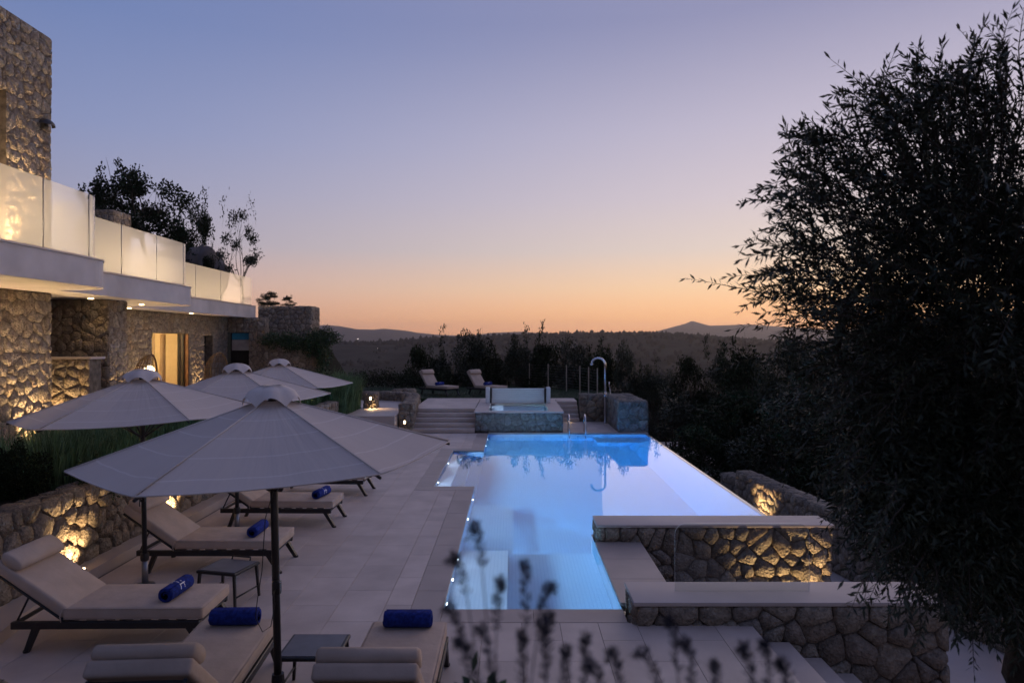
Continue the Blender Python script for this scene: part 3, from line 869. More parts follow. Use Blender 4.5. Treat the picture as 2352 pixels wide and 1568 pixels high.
# fence around the lawn
fence = thing('wire_fence', 'wire fence with slim pale posts along the edge of the lawn', 'fence', (-.5, 31, .66))
fp = [px(u, v_, .66) for u, v_ in ((985, 884.5), (1049, 884.8), (1108, 885.5), (1165, 887), (1216, 890), (1259, 894), (1301, 899), (1332, 903), (1352, 908.5), (1372, 914))]
for p in fp:
    wbox('post', fence, p[0] - .022, p[0] + .022, p[1] - .022, p[1] + .022, .62, 1.86, 'post')
for k in range(9):
    z = .78 + .125 * k
    tube('wire', [at(fence, (p[0], p[1] - .03, z)) for p in fp], .0028, 'grey_metal', fence, 4)

# glass pane on the near wall
gpn = thing('glass_pane', 'frameless glass pane with rounded corners standing on the stone wall cap', 'glass pane', (2.5, 7.42, .24))
pts = []
hw, hh, rr_ = .73, .735, .12
for cx_, cz_, a0 in ((hw - rr_, hh - rr_, 0), (-hw + rr_, hh - rr_, 90)):
    for k in range(9):
        a = R(a0 + k * 90 / 8); pts.append((cx_ + rr_ * math.cos(a), cz_ + rr_ * math.sin(a)))
pts += [(-hw, 0), (hw, 0)]
n = len(pts)
v = [(x, -.006, z) for x, z in pts] + [(x, .006, z) for x, z in pts]
pane_ = mk('pane', v, [tuple(range(n)), tuple(reversed(range(n, 2 * n)))], 'clear_glass', gpn)
mk('polished_edge', v, [(i, i + n, (i + 1) % n + n, (i + 1) % n) for i in range(n)], 'glass_edge', pane_)
# ------------------------------------------------------------------ the house
TZ_ = .95                                   # house terrace level
house = thing('stone_house', 'modern villa of rubble stone with curved white balconies and glass balustrades', 'house', (-9.5, 15, 0))
HO = house.location
struct(Geo().box(-14, -7.25, 4.0, 21.5, -.3, TZ_).box(-14, -8.0, 21.5, 27, -.3, TZ_ - .004).obj('house_terrace', 'cap'))
struct(Geo().box(-7.25, -5.85, 3.8, 21.5, -.3, .98).obj('planting_bed', 'soil'))
lists = []; owners = []
def hwall(name, x0, x1, y0, y1, z0, z1, faces, cell=.27, seed=1, depth=.026):
    w = wbox(name, house, x0 + .011, x1 - .011, y0 + .011, y1 - .011, z0, z1, 'mortar')
    li = []
    if 'r' in faces: li += face_stones(y1 - y0, z1 - z0, plane((x1 - .012, y0, z0), (0, 1), (1, 0)), cell, seed=seed, depth=depth)
    if 'f' in faces: li += face_stones(x1 - x0, z1 - z0, plane((x0, y0 + .012, z0), (1, 0), (0, -1)), cell, seed=seed + 1, depth=depth)
    if 't' in faces: li += face_stones(x1 - x0, y1 - y0, lambda s, t_, h: (x0 + s, y0 + t_, z1 - .01 + h), cell, seed=seed + 2, depth=.03)
    lists.append(li); owners.append(w)
    return w
S0, S1 = 3.84, 4.28
hwall('wall', -9.3, -8.5, 7.0, 12.6, TZ_, S0 - .002, 'r', .215, 201)
# tower with a tall opening
hwall('wall', -9.1, -8.5, 11.48, 12.6, S1, 8.53, 'r', .215, 211)
hwall('wall', -9.1, -8.5, 9.9, 11.48, 7.17, 8.53, 'r', .215, 213)
hwall('wall', -9.1, -8.5, 7.0, 9.9, S1, 8.53, 'r', .215, 215)
wbox('wall', house, -12.5, -9.11, 7.01, 12.59, S1, 8.50, 'mortar')
wnd = wbox('window', house, -8.98, -8.9, 9.9, 11.47, S1 + .01, 7.165, 'dark_void')
wbox('window_frame', house, -8.89, -8.78, 11.36, 11.475, S1 + .01, 7.165, 'rust_frame', par=wnd)
wbox('window_frame', house, -8.89, -8.78, 9.9, 11.355, 7.05, 7.165, 'rust_frame', par=wnd)
# screen wall, pillar and recess
hwall('wall', -9.6, -8.29, 13.4, 13.8, TZ_, 2.60, 'f', .215, 221)
wbox('cap', house, -9.62, -8.24, 13.35, 13.84, 2.602, 2.645, 'cap')
hwall('wall', -11.8, -8.5, 14.4, 15.07, TZ_, S0 - .003, 'fr', .215, 231)
wbox('wall', house, -12.2, -11.8, 12.7, 15.0, TZ_, S0 - .004, 'mortar')
# facade with door and slim window
FX = -10.5
hwall('wall', FX - .4, FX, 15.1, 19.9, TZ_, S0 - .003, 'r', .215, 241)
hwall('wall', FX - .4, FX, 19.9, 22.2, 3.2, S0 - .003, 'r', .215, 243)
hwall('wall', FX - .4, FX, 22.2, 23.3, TZ_, S0 - .003, 'r', .215, 245)
hwall('wall', FX - .4, FX, 23.3, 23.95, 3.15, S0 - .003, 'r', .215, 247)
hwall('wall', FX - .4, FX, 23.3, 23.95, TZ_, 1.7, 'r', .215, 249)
hwall('wall', FX - .4, FX, 23.95, 25.2, TZ_, S0 - .003, 'r', .215, 251)
hwall('wall', -9.72, -9.1, 25.2, 25.6, TZ_, S0 - .004, 'f', .215, 253)
hwall('wall', -10.49, -9.72, 25.2, 25.6, 3.28, S0 - .004, 'f', .215, 255)
wbox('window', house, FX - .30, FX - .25, 23.3, 23.95, 1.7, 3.15, 'dark_void')
# doorway with a teal band above a grey one
dw_ = wbox('doorway', house, -10.47, -9.73, 25.42, 25.5, TZ_, 3.27, 'dark_void')
wbox('door_band', house, -10.40, -9.75, 25.36, 25.38, 3.02, 3.26, 'band_teal', par=dw_)
wbox('door_band', house, -10.40, -9.75, 25.355, 25.375, 2.62, 3.01, 'band_grey', par=dw_)
# lit room behind the sliding door
room = Geo().box(-14.2, -14.1, 18.5, 23.2, TZ_, 3.7).box(-14.1, FX - .42, 23.1, 23.2, TZ_, 3.7).box(-14.1, FX - .42, 18.5, 18.6, TZ_, 3.7).box(-14.1, FX - .42, 18.6, 23.1, 3.6, 3.7)
room.obj('room', 'plaster_warm', house, loc=-Vector(HO))
light('light', 'POINT', at(house, (-12.2, 20.9, 3.0)), 230, (1, .66, .32), house, size=.25)
def curtain(y0, y1, x):
    V = []; F_ = []
    n = 40
    for i in range(n + 1):
        y = y0 + (y1 - y0) * i / n; dx = .035 * math.sin(i * 1.35) + .012 * math.sin(i * 3.1)
        V += [(x + dx - HO[0], y - HO[1], TZ_ + .02), (x + dx - HO[0], y - HO[1], 3.19)]
    for i in range(n): F_.append((2 * i, 2 * i + 2, 2 * i + 3, 2 * i + 1))
    mk('curtain', V, F_, 'curtain_cloth', house, smooth=True)
curtain(20.60, 20.78, FX - .40); curtain(21.15, 21.42, FX - .40)
for y in (19.93, 21.9, 22.14): wbox('door_frame', house, FX - .22, FX - .14, y - .03, y + .03, TZ_, 3.195, 'dark_metal' if y > 21 else 'wood')
wbox('door_frame', house, FX - .13, FX - .01, 22.15, 22.19, TZ_, 3.195, 'wood')
wbox('door_glass', house, FX - .185, FX - .175, 19.96, 21.87, TZ_, 3.195, 'clear_glass')
# white balcony slab with curved ends
def arc(cx, cy_, r, a0, a1, n=12): return [(cx + r * math.cos(R(a0 + (a1 - a0) * i / n)), cy_ + r * math.sin(R(a0 + (a1 - a0) * i / n))) for i in range(n + 1)]
out1 = [(-13.2, 4.0), (-6.8, 4.0)] + arc(-7.55, 11.15, .75, 0, 90) + [(-7.95, 11.9)] + arc(-8.6, 16.75, .65, 0, 90) + [(-9.8, 17.4)] + [(-9.8, 26.1), (-13.2, 26.1)]
v, f = extrude_poly(out1, S0, S1)
slab = mk('balcony_slab', [(x - HO[0], y - HO[1], z) for x, y, z in v], f, 'render_white', house)
v, f = extrude_poly([(x * 1.0 + (.02 if x > -13 else 0), y) for x, y in out1], S1 + .002, S1 + .03)
mk('slab_edging', [(x - HO[0], y - HO[1], z) for x, y, z in v], f, 'cap', house)
# balustrade panels
def panel(path):
    n = len(path); V = []; F_ = []
    for (x, y) in path:
        V += [(x - HO[0], y - HO[1], S1 + .03), (x - HO[0], y - HO[1], S1 + 1.08)]
    for i in range(n - 1): F_.append((2 * i, 2 * i + 2, 2 * i + 3, 2 * i + 1))
    mk('glass_panel', V, F_, 'balustrade_glass', house, smooth=n > 3)
    for (x, y) in (path[0],):
        tube('panel_joint', [at(house, (x, y, S1 + .03)), at(house, (x, y, S1 + 1.08))], .007, 'grey_metal', house, 4)
def straight(x, ys):
    for a, b in zip(ys[:-1], ys[1:]): panel([(x, a + .008), (x, b - .008)])
straight(-6.92, [4.0, 6.0, 8.05, 10.07, 11.15])
panel(arc(-7.55, 11.15, .63, 2, 90) + [(-7.9, 11.78)])
straight(-8.07, [11.95, 14.1, 15.5, 16.75])
panel(arc(-8.6, 16.75, .53, 2, 90) + [(-9.75, 17.28)])
straight(-9.92, [17.45, 19.4, 21.4, 23.25, 24.97, 26.0])
for (x, ya, yb) in ((-6.92, 4, 11.15), (-8.07, 11.95, 16.75), (-9.92, 17.45, 26.0)):
    wbox('rail_shoe', house, x - .02, x + .02, ya, yb, S1 + .031, S1 + .06, 'grey_metal')
# strip lamps added on the balcony floor to make the balustrade glass glow
for (x, ya, yb, P) in ((-7.9, 6.0, 10.9, 80), (-8.9, 12.6, 16.2, 55), (-10.7, 18.0, 25.6, 85)):
    s = wbox('added_light_strip', house, x - .03, x + .03, ya, yb, S1 + .032, S1 + .06, 'lamp_lens')
    d = bpy.data.lights.new('light', 'AREA'); d.shape = 'RECTANGLE'; d.size = yb - ya; d.size_y = .06; d.energy = P; d.color = (1, .74, .46)
    o = bpy.data.objects.new('light', d); COL.objects.link(o); o.parent = house
    o.location = at(house, (x, (ya + yb) / 2, S1 + .09))
    d_ = Vector((.86, 0, .51)).normalized(); ax = Vector((0, 1, 0)); ay = (-d_).cross(ax)
    o.rotation_euler = Matrix((ax, ay, -d_)).transposed().to_euler()      # long side along the balcony
# roof walls behind the terrace
hwall('chimney', -13.3, -12.4, 21.2, 22.2, S1, 7.05, 'fr', .215, 261)
# far garden walls of the house
hwall('wall', -9.09, -6.95, 25.0, 25.5, .3, 2.92, 'fr', .215, 271)
hwall('wall', -10.05, -7.95, 27.0, 28.2, .3, 4.34, 'frt', .215, 281)
emit_stones(lists, owners, 300, 'stone', house)
# soffit downlights
for (x, y) in ((-8.7, 14.1), (-8.9, 16.4), (-10.15, 18.1), (-10.1, 21.5), (-7.8, 9.0)):
    v, f = lathe_vf([(0, 0), (.05, 0), (.05, .012), (0, .012)], 12); mk('downlight', v, f, 'lamp_lens', house, loc=at(house, (x, y, S0 - .013)))
    light('light', 'SPOT', at(house, (x, y, S0 - .03)), 7, WARM, house, target=at(house, (x, y, 0)), size=.03, spot=100, blend=.8)
# tower wall lamp
lampw = thing('wall_lamp', 'small dark half-dome lamp fixed high on the stone tower', 'lamp', (-8.44, 12.35, 6.85))
V = []; F_ = []
for i in range(7):
    for k in range(9):
        a = -math.pi / 2 + math.pi * k / 8; e = math.pi / 2 * i / 6
        V.append((.15 * math.cos(a) * math.cos(e), .17 * math.sin(a) * math.cos(e), .12 * math.sin(e)))
for i in range(6):
    for k in range(8): F_.append((i * 9 + k, i * 9 + k + 1, i * 9 + 10 + k, i * 9 + 9 + k))
mk('shade', V, F_, 'dark_metal', lampw, smooth=True); box('bracket', -.06, .01, -.05, .05, -.06, .06, 'dark_metal', lampw)
# ceiling wash so the soffits glow
def uplight(loc, target, P, label, spot=95, kind='floor', lens=.05, group=None, blend=.75):
    t = thing('garden_light', label, 'light', loc, 0, group)
    v, f = lathe_vf([(0, 0), (lens * 1.25, 0), (lens * 1.25, .012), (lens, .014), (0, .014)], 14); hs_ = mk('housing', v, f, 'grey_metal', t)
    v, f = lathe_vf([(0, 0), (lens * .85, 0), (lens * .8, .006), (0, .007)], 14); mk('lens', v, f, 'lamp_lens', hs_, loc=(0, 0, .014))
    d = Vector(target) - Vector(loc)
    light('light', 'SPOT', (0, 0, .035), P, WARM, t, target=Vector((0, 0, .035)) + d, size=.03, spot=spot, blend=blend)
    return t
uplight((-8.30, 11.95, TZ_), (-8.52, 12.0, 2.6), 210, 'round floor light washing the foot of the stone house pillar', 75)
uplight((-8.30, 9.6, TZ_), (-8.52, 9.6, 2.6), 160, 'floor light at the outer stretch of the stone house wall', 75)
uplight((-8.30, 14.75, TZ_), (-8.5, 14.75, 2.2), 90, 'floor light below the narrow stone pillar of the house', 70)
uplight((-10.3, 22.75, TZ_), (-10.5, 22.75, 2.2), 110, 'floor light on the wall between the lit door and the slim window', 70)
uplight((-10.3, 16.2, TZ_), (-10.5, 16.4, 2.4), 90, 'floor light on the facade beside the lit sliding door', 80)
for (x, y, P_, lb) in ((-7.85, 10.4, 240, 'added floor light under the first balcony curve shining up at the soffit'), (-8.75, 13.05, 130, 'added floor light by the low capped screen wall shining up at the soffit'), (-9.3, 16.3, 190, 'added floor light beside the hooded wicker chair shining up at the soffit'), (-9.9, 19.4, 120, 'added floor light near the glowing globe lamp shining up at the soffit')):
    uplight((x, y, TZ_), (x, y, 5), P_, lb, 125, blend=.9)  # added lamps without a known fixture, put in for the soffit glow
uplight((-8.25, 11.2, S1 + .032), (-8.52, 11.9, 6.4), 330, 'floor light on the balcony washing the stone tower', 85)
G_K = 'small round lights set in the kerb below the planter wall'
for i, y in enumerate((6.2, 8.45, 10.9, 13.3, 15.7)):
    uplight((-5.31, y, .126), (-5.62, y + .05, .75), 62, 'small round warm light set in the kerb under the planter wall', 110, lens=.03, group=G_K)
uplight((4.15, 9.75, -1.455), (4.05, 10.1, -.3), 190, 'floor light in the sunken court washing the stone wall by the pool', 85)
uplight((5.45, 15.6, -1.455), (5.95, 15.6, -.5), 190, 'floor light washing the wall below the overflow edge', 80)
uplight((7.08, 9.35, -1.455), (7.6, 9.5, -.3), 60, 'floor light on the lower court under the olive tree', 85)
GBD = 'added low spike lights in the planting bed'
for (x, y) in ((-6.9, 9.6), (-6.95, 12.4), (-6.9, 16.0), (-6.2, 20.2)):  # lamps added to brighten the bed's grass
    uplight((x, y, .985), (x + .3, y + .3, 2.2), 26, 'added low warm spike light in the grass of the planting bed', 120, group=GBD, blend=.9)
# small wall lights at the path
def walllight(loc, aim, P, label):
    t = thing('wall_light', label, 'light', loc)
    box('body', -.035, .035, -.03, .03, -.06, .06, 'grey_metal', t, bevel=.01)
    box('lens', -.028, .028, -.034, -.0305, -.045, .045, 'lamp_lens', t)
    light('light', 'SPOT', (0, -.06, 0), P, WARM, t, target=Vector((0, -.06, 0)) + Vector(aim), size=.03, spot=110, blend=.8)
walllight((-3.45, 21.96, .36), (0, -.5, -1), 3, 'small lit wall light on the end of the curved stone wall')
walllight((-4.98, 24.05, .95), (.55, -.35, -1), 40, 'small lit wall light beside the garden path')
walllight((2.1, 25.08, .065), (0, -1, -.3), 2, 'small lit step light on the narrow steps near the shower')
stone_block('path_post', 'short stone pier holding the path light beside tall grass', -5.22, -4.8, 24.1, 24.55, .55, 1.12, 'frlt', None, .2, 301)
stone_block('path_post', 'low stone pier at the lawn edge behind the lit path', -4.85, -4.0, 27.7, 28.2, .55, 1.0, 'frlt', None, .2, 305)

# wicker hooded chairs and a glowing lamp on the terrace
def wicker_chair(loc, rz, label):
    t = thing('wicker_chair', label, 'chair', loc, rz)
    g = Geo()
    n1, n2 = 11, 14
    def P(i, k):
        th = math.pi * i / (n1 - 1); ph = math.pi * (k / (n2 - 1))            # half shell opening towards +x
        return (-.42 * math.sin(ph) * math.sin(th) + .05, .46 * math.cos(ph) * math.sin(th), .95 - .72 * math.cos(th))
    for i in range(n1): g.tube([P(i, k) for k in range(n2)], .009, 4, False)
    for k in range(n2): g.tube([P(i, k) for i in range(n1)], .009, 4, False)
    hood_ = g.obj('hood', 'wicker', t)
    rim = [P(i, 0) for i in range(n1)] + [P(i, n2 - 1) for i in reversed(range(n1))]
    tube('rim', rim, .022, 'wicker', hood_, 6)
    v, f = lathe_vf([(0, 0), (.3, 0), (.36, .05), (.34, .14), (0, .16)], 18); mk('cushion', v, f, 'cushion', t, loc=(.0, 0, .42), smooth=True)
    g = Geo()
    for a in range(4):
        c, s = math.cos(R(45 + 90 * a)), math.sin(R(45 + 90 * a)); g = Geo(); g.tube([(.28 * c, .28 * s, .45), (.34 * c, .34 * s, 0)], .018, 6); g.obj('leg', 'dark_metal', t)
    return t
wicker_chair((-9.35, 17.6, TZ_), R(10), 'hooded wicker chair in front of the lit sliding door')
wicker_chair((-9.0, 20.9, TZ_), R(-10), 'hooded wicker chair beside the slim dark window')
tl_ = thing('globe_lamp', 'glowing round lamp on a slim stand by the lit sliding door', 'lamp', (-9.75, 18.35, TZ_))
tube('stand', [(0, 0, 0), (0, 0, 1.1)], .012, 'dark_metal', tl_, 6)
v, f = lathe_vf([(0, 0), (.12, 0), (.12, .015), (0, .02)], 14); mk('foot', v, f, 'dark_metal', tl_)
v, f = lathe_vf([(.02, -.13)] + [(.13 * math.cos(R(a)), .13 * math.sin(R(a))) for a in range(-75, 90, 15)] + [(.01, .13)], 16); mk('globe', v, f, 'bulb', tl_, loc=(0, 0, 1.22), smooth=True)

# ------------------------------------------------------------------ umbrellas
def make_umbrella(loc, rz, label, lean=(0, 0)):
    t = thing('parasol', label, 'umbrella', loc, 0, None)
    TOP, RIM, RAD = 2.52, 2.07, 1.40
    tube('pole', [(0, 0, .0), (lean[0] * .5, lean[1] * .5, 1.3), (lean[0], lean[1], TOP)], .029, 'dark_metal', t, 12)
    tube('sleeve', [(0, 0, 0), (lean[0] * .1, lean[1] * .1, .30)], .037, 'grey_metal', t, 12)
    v, f = lathe_vf([(0, 0), (.11, 0), (.11, .012), (.04, .02), (0, .02)], 16); mk('floor_plate', v, f, 'grey_metal', t)
    v, f = lathe_vf([(0, 0), (.045, 0), (.05, .04), (.045, .09), (0, .09)], 12); mk('collar', v, f, 'dark_metal', t, loc=(lean[0] * .12, lean[1] * .12, .30))
    box('crank', -.03, .03, -.075, -.02, 1.02, 1.12, 'dark_metal', t, bevel=.008)
    tube('crank_handle', [(0, -.07, 1.06), (.0, -.12, 1.06), (.0, -.12, .98)], .007, 'dark_metal', t, 6)
    def corner(k, r=RAD):
        a = rz + R(60) * k; x, y = r * math.cos(a), r * math.sin(a)
        zz = TOP + (RIM - TOP) * (r / RAD) + x * .037
        return Vector((x + lean[0], y + lean[1], zz))
    apex = Vector((lean[0], lean[1], TOP))
    nr_, ns = 10, 10
    for k in range(6):
        A, B = corner(k), corner(k + 1)
        V = []; F_ = []; UV = []
        for i in range(nr_ + 1):
            s = .06 + .94 * i / nr_
            for j in range(ns + 1):
                w = j / ns
                p = apex.lerp(A.lerp(B, w), s)
                e = 4 * w * (1 - w)
                p.z -= .04 * e * s * (1 - .1 * s)
                if i == nr_:
                    p -= (A.lerp(B, .5) - apex).normalized() * .022 * e
                p.z += (.004 * math.sin(w * 23 + k * 2.1) + .005 * math.sin(w * 11 + k)) * s * s * (1 if i > 6 else .5)
                V.append(p); UV.append((w * 4 * (1 + .3 * k), s * 1.2 + k * 3.0, k * 7.0))
        for i in range(nr_):
            for j in range(ns):
                a = i * (ns + 1) + j; F_.append((a, a + 1, a + ns + 2, a + ns + 1))
        o = mk('canopy_panel', V, F_, 'canopy', t, smooth=True)
        at_ = o.data.attributes.new('fold', 'FLOAT_VECTOR', 'POINT'); at_.data.foreach_set('vector', np.array(UV, np.float32).ravel())
        tube('rib', [apex + Vector((0, 0, -.03)), corner(k) + Vector((0, 0, -.025))], .011, 'dark_metal', t, 6)
        tube('strut', [(lean[0] * .7, lean[1] * .7, 1.78), apex.lerp(corner(k), .5) + Vector((0, 0, -.035))], .010, 'dark_metal', t, 6)
        tube('seam', [apex.lerp(corner(k), s) + Vector((0, 0, .004)) for s in (.07, .5, 1.0)], .006, 'canopy', o, 5)
    tube('hem', [q for k in range(6) for q in [corner(k).lerp(corner(k + 1), w) - Vector((0, 0, .04 * 4 * w * (1 - w) * .9)) - (corner(k).lerp(corner(k + 1), .5) - apex).normalized() * .022 * 4 * w * (1 - w) for w in (0, .2, .4, .6, .8)]] + [corner(0)], .006, 'canopy', t, 5)
    # vent cap: a small scalloped second canopy above the opening
    V = [Vector((lean[0], lean[1], TOP + .098))]; F_ = []
    m_ = 36; rings = ((.07, .092), (.13, .066), (.18, .018), (.215, -.062))
    for (r, dz) in rings:
        for k in range(m_):
            a = rz + 2 * math.pi * k / m_; sc = abs(math.sin(3 * (a - rz)))
            lift = sc * .052 * (r / .2) ** 4
            V.append(Vector((lean[0] + r * math.cos(a), lean[1] + r * math.sin(a), TOP + dz + lift)))
    for k in range(m_): F_.append((0, 1 + k, 1 + (k + 1) % m_))
    for i in range(len(rings) - 1):
        for k in range(m_):
            a = 1 + i * m_ + k; b = 1 + i * m_ + (k + 1) % m_; F_.append((a, b, b + m_, a + m_))
    mk('vent_cap', V, F_, 'canopy', t, smooth=True)
    return t
PHI = R(-43)
make_umbrella((-1.80, 5.27, 0), PHI, 'open pale hexagonal parasol over the two loungers that stand end-on to the pool', (-.06, .02))
make_umbrella((-4.45, 8.28, 0), PHI, 'open pale parasol between the lounger with the lettered towel and the next', (-.04, 0))
make_umbrella((-4.25, 10.55, 0), PHI, 'open pale parasol, middle one of the row along the planter wall', (0, 0))
make_umbrella((-4.55, 13.35, 0), PHI, 'open pale parasol, last of the row towards the tall grass', (0, 0))

# ------------------------------------------------------------------ sun loungers
def soft_box(name, x0, x1, y0, y1, z0, z1, material, parent, bev=.03, loc=(0, 0, 0), rot=None):
    return box(name, x0, x1, y0, y1, z0, z1, material, parent, bevel=bev, seg=3, loc=loc, rot=rot)
def make_lounger(loc, rz, label, back=36, W=.66, group=None):
    t = thing('sun_lounger', label, 'sun lounger', loc, rz, group)
    hw = W / 2; hx = -.33
    for s in (-1, 1):
        box('side_rail', -.80, .97, s * hw - .022, s * hw + .022, .222, .292, 'dark_metal', t, bevel=.006, seg=1)
        for (xa, xb) in ((.86, 1.02), (-.56, -.66)):
            lg_ = tube('leg', [(xa, s * (hw - .005), .262), (xb, s * (hw + .0), .0)], [.040, .030], 'dark_metal', t, 4, smooth=False)
            v, f = lathe_vf([(0, 0), (.031, 0), (.031, .022), (0, .022)], 8); mk('foot', v, f, 'dark_metal', lg_, loc=(xb, s * hw, 0))
    for x in (-.78, -.35, .2, .95): box('cross_bar', x - .015, x + .015, -hw + .021, hw - .021, .25, .28, 'dark_metal', t)
    for k in range(7): box('slat', -.28 + .17 * k, -.18 + .17 * k, -hw + .022, hw - .022, .291, .300, 'dark_metal', t)
    ca, sa = math.cos(R(back)), math.sin(R(back)); Lb = .80
    # back frame
    bf = Geo()
    for s in (-1, 1):
        bf.tube([(hx, s * (hw - .03), .29), (hx - Lb * ca, s * (hw - .03), .29 + Lb * sa)], .016, 6)
    for q in (.15, .35, .55, .78): bf.tube([(hx - q * ca, -hw + .03, .29 + q * sa), (hx - q * ca, hw - .03, .29 + q * sa)], .011, 5)
    bf.obj('back_frame', 'dark_metal', t)
    for s in (-1, 1):
        tube('prop', [(hx - .42 * ca, s * (hw - .07), .28 + .42 * sa), (-.80 , s * (hw - .07), .262)], .010, 'dark_metal', t, 5)
    m_ = soft_box('seat_cushion', hx + .005, 1.0, -hw - .005, hw + .005, .302, .415, 'cushion', t)
    for zz in (.312, .405):
        tube('piping', [(hx + .02, -hw - .003, zz), (.985, -hw - .003, zz), (.998, -hw + .02, zz), (.998, hw - .02, zz), (.985, hw + .003, zz), (hx + .02, hw + .003, zz)], .005, 'cushion', m_, 5)
    # back cushion pivots at the hinge
    rot = (0, R(back), 0)
    soft_box('back_cushion', -Lb - .03, -.005, -hw - .005, hw + .005, .012, .122, 'cushion', t, loc=(hx, 0, .302), rot=rot)
    # headrest roll: flattened bolster lying on the top of the back
    V = []; F_ = []; n = 18
    for i, (y, sc) in enumerate(((-hw, .0), (-hw, .82), (-hw + .02, 1), (hw - .02, 1), (hw, .82), (hw, 0))):
        for k in range(n):
            a = 2 * math.pi * k / n; c, s = math.cos(a), math.sin(a)
            V.append((.115 * sc * math.copysign(abs(c) ** .8, c), y, .058 * sc * math.copysign(abs(s) ** .8, s)))
    for i in range(5):
        for k in range(n): F_.append((i * n + k, i * n + (k + 1) % n, i * n + n + (k + 1) % n, i * n + n + k))
    lx, lz = -Lb + .09, .175
    mk('headrest', V, F_, 'cushion', t, loc=(hx + lx * ca + lz * sa, 0, .302 - lx * sa + lz * ca), rot=rot, smooth=True)
    for s in (-1, 1):
        tube('cushion_tie', [(hx + .01, s * (hw + .012), .40), (hx - .005, s * (hw + .02), .34), (hx + .005, s * (hw + .015), .27)], .006, 'cushion', t, 5)
    return t
def make_towel(loc, rz, label, length=.42, r=.075, mark=True, spin=0.0):
    t = thing('rolled_towel', label, 'towel', (loc[0], loc[1], loc[2]), rz)
    V = []; F_ = []; n = 24
    prof = [(-length / 2, .55), (-length / 2 + .0, .93), (-length / 2 + .015, 1.0), (0, 1.015), (length / 2 - .015, 1.0), (length / 2, .93), (length / 2, .55)]
    for (x, s) in prof:
        for k in range(n):
            a = 2 * math.pi * k / n; q = r * s * (1 + .012 * math.sin(5 * a + x * 9))
            V.append((x, q * math.cos(a), r * .96 + q * math.sin(a) * .95))
    for i in range(len(prof) - 1):
        for k in range(n): F_.append((i * n + k, i * n + (k + 1) % n, i * n + n + (k + 1) % n, i * n + n + k))
    F_ += [tuple(range(n)), tuple(reversed(range((len(prof) - 1) * n, len(prof) * n)))]
    roll_ = mk('roll', V, F_, 'towel', t, smooth=True)
    for e in (-1, 1):     # the spiral seen in the ends
        tube('spiral', [(e * (length / 2 + .001), (.012 + .0058 * k) * math.cos(k * .7), r * .96 + (.012 + .0058 * k) * math.sin(k * .7)) for k in range(10)], .006, 'towel', roll_, 5)
    tube('loose_edge', [(-length / 2 + .01, r * 1.0 * math.cos(2.2), r * .96 + r * 1.0 * math.sin(2.2)), (length / 2 - .01, r * 1.0 * math.cos(2.2), r * .96 + r * 1.0 * math.sin(2.2))], .006, 'towel', roll_, 6)
    if mark:
        # embroidered mark: a T joined to an H, wrapped on the roll
        sc = .066
        segs = [((-.95, 1.0), (.05, 1.0)), ((-.35, 1.0), (-.35, .2)), ((-.35, .2), (-.75, -1.0)), ((.35, .35), (.35, -1.0)), ((-.5, -.25), (.75, -.25)), ((-.95, 1.0), (-.95, .8))]
        mg = Geo()
        def wrap(p):
            a = spin - p[1] * sc / r
            return (p[0] * sc, (r * 1.022) * -math.sin(a) , r * .96 + (r * 1.02) * .95 * math.cos(a))
        for a, b in segs:
            d = Vector((b[0] - a[0], b[1] - a[1])); d.normalize(); nn = Vector((-d.y, d.x)) * .085
            k = 5; Vv = []; Ff = []
            for i in range(k + 1):
                c = Vector(a).lerp(Vector(b), i / k); Vv += [wrap((c[0] + nn.x, c[1] + nn.y)), wrap((c[0] - nn.x, c[1] - nn.y))]
            for i in range(k): Ff.append((2 * i, 2 * i + 1, 2 * i + 3, 2 * i + 2))
            mg.add(Vv, Ff)
        mg.obj('monogram', 'white_print', roll_)
    return t
def lounger_world(loc, rz, x, y, z):
    c, s = math.cos(rz), math.sin(rz); return (loc[0] + c * x - s * y, loc[1] + s * x + c * y, loc[2] + z)
def set_lounger(loc, rz, label, back=36, towel=None, group=None, mark=True, tpos=.62, trot=R(90), spin=0.0):
    make_lounger(loc, rz, label, back, group=group)
    if towel: make_towel(lounger_world(loc, rz, tpos, 0, .412), rz + trot, towel, mark=mark, spin=spin)
set_lounger((-3.96, 6.83, 0), R(1), 'beige cushioned lounger beside the kerb with the lettered blue towel on it', 35, 'rolled blue towel with a clear white monogram on the lounger nearest the planter corner', tpos=.60, trot=R(86), spin=.60)
set_lounger((-3.98, 9.03, 0), R(0), 'beige lounger, second of the row beside the kerb, standing past the small dark table', 35, 'rolled blue towel on the second lounger of the kerb row, behind a parasol pole', tpos=.62, spin=2.6, mark=False)
set_lounger((-3.84, 11.20, 0), R(-1), 'beige lounger, third of the row beside the kerb, half under the front parasol', 35, 'small rolled blue towel on the third lounger of the kerb row', tpos=.72, trot=R(80), spin=.9)
set_lounger((-3.80, 13.42, 0), R(-2), 'beige lounger at the far end of the kerb row, hidden by parasols', 35, None)
set_lounger((-2.43, 5.25, 0), R(93.5), 'beige lounger standing end-on to the pool beside the front parasol pole', 40, 'plain rolled blue towel on the lounger beside the front parasol pole', mark=False, tpos=.88, trot=R(88))
set_lounger((-.925, 5.20, 0), R(90), 'beige lounger standing end-on to the pool next to the pool corner', 40, 'plain rolled blue towel on the lounger next to the pool corner', mark=False, tpos=.88, trot=R(90))
for k, (x, y) in enumerate(((-3.22, 29.4), (-1.15, 29.4))):
    set_lounger((x, y, .66), R(-42), ['lounger on the lawn beside the dark tree, further from the spa', 'lounger on the lawn just behind the white spa cover'][k], 52, ['folded blue towel on the lawn lounger further from the spa', 'folded blue towel on the lawn lounger behind the spa cover'][k], tpos=.15, trot=R(90), spin=.5)

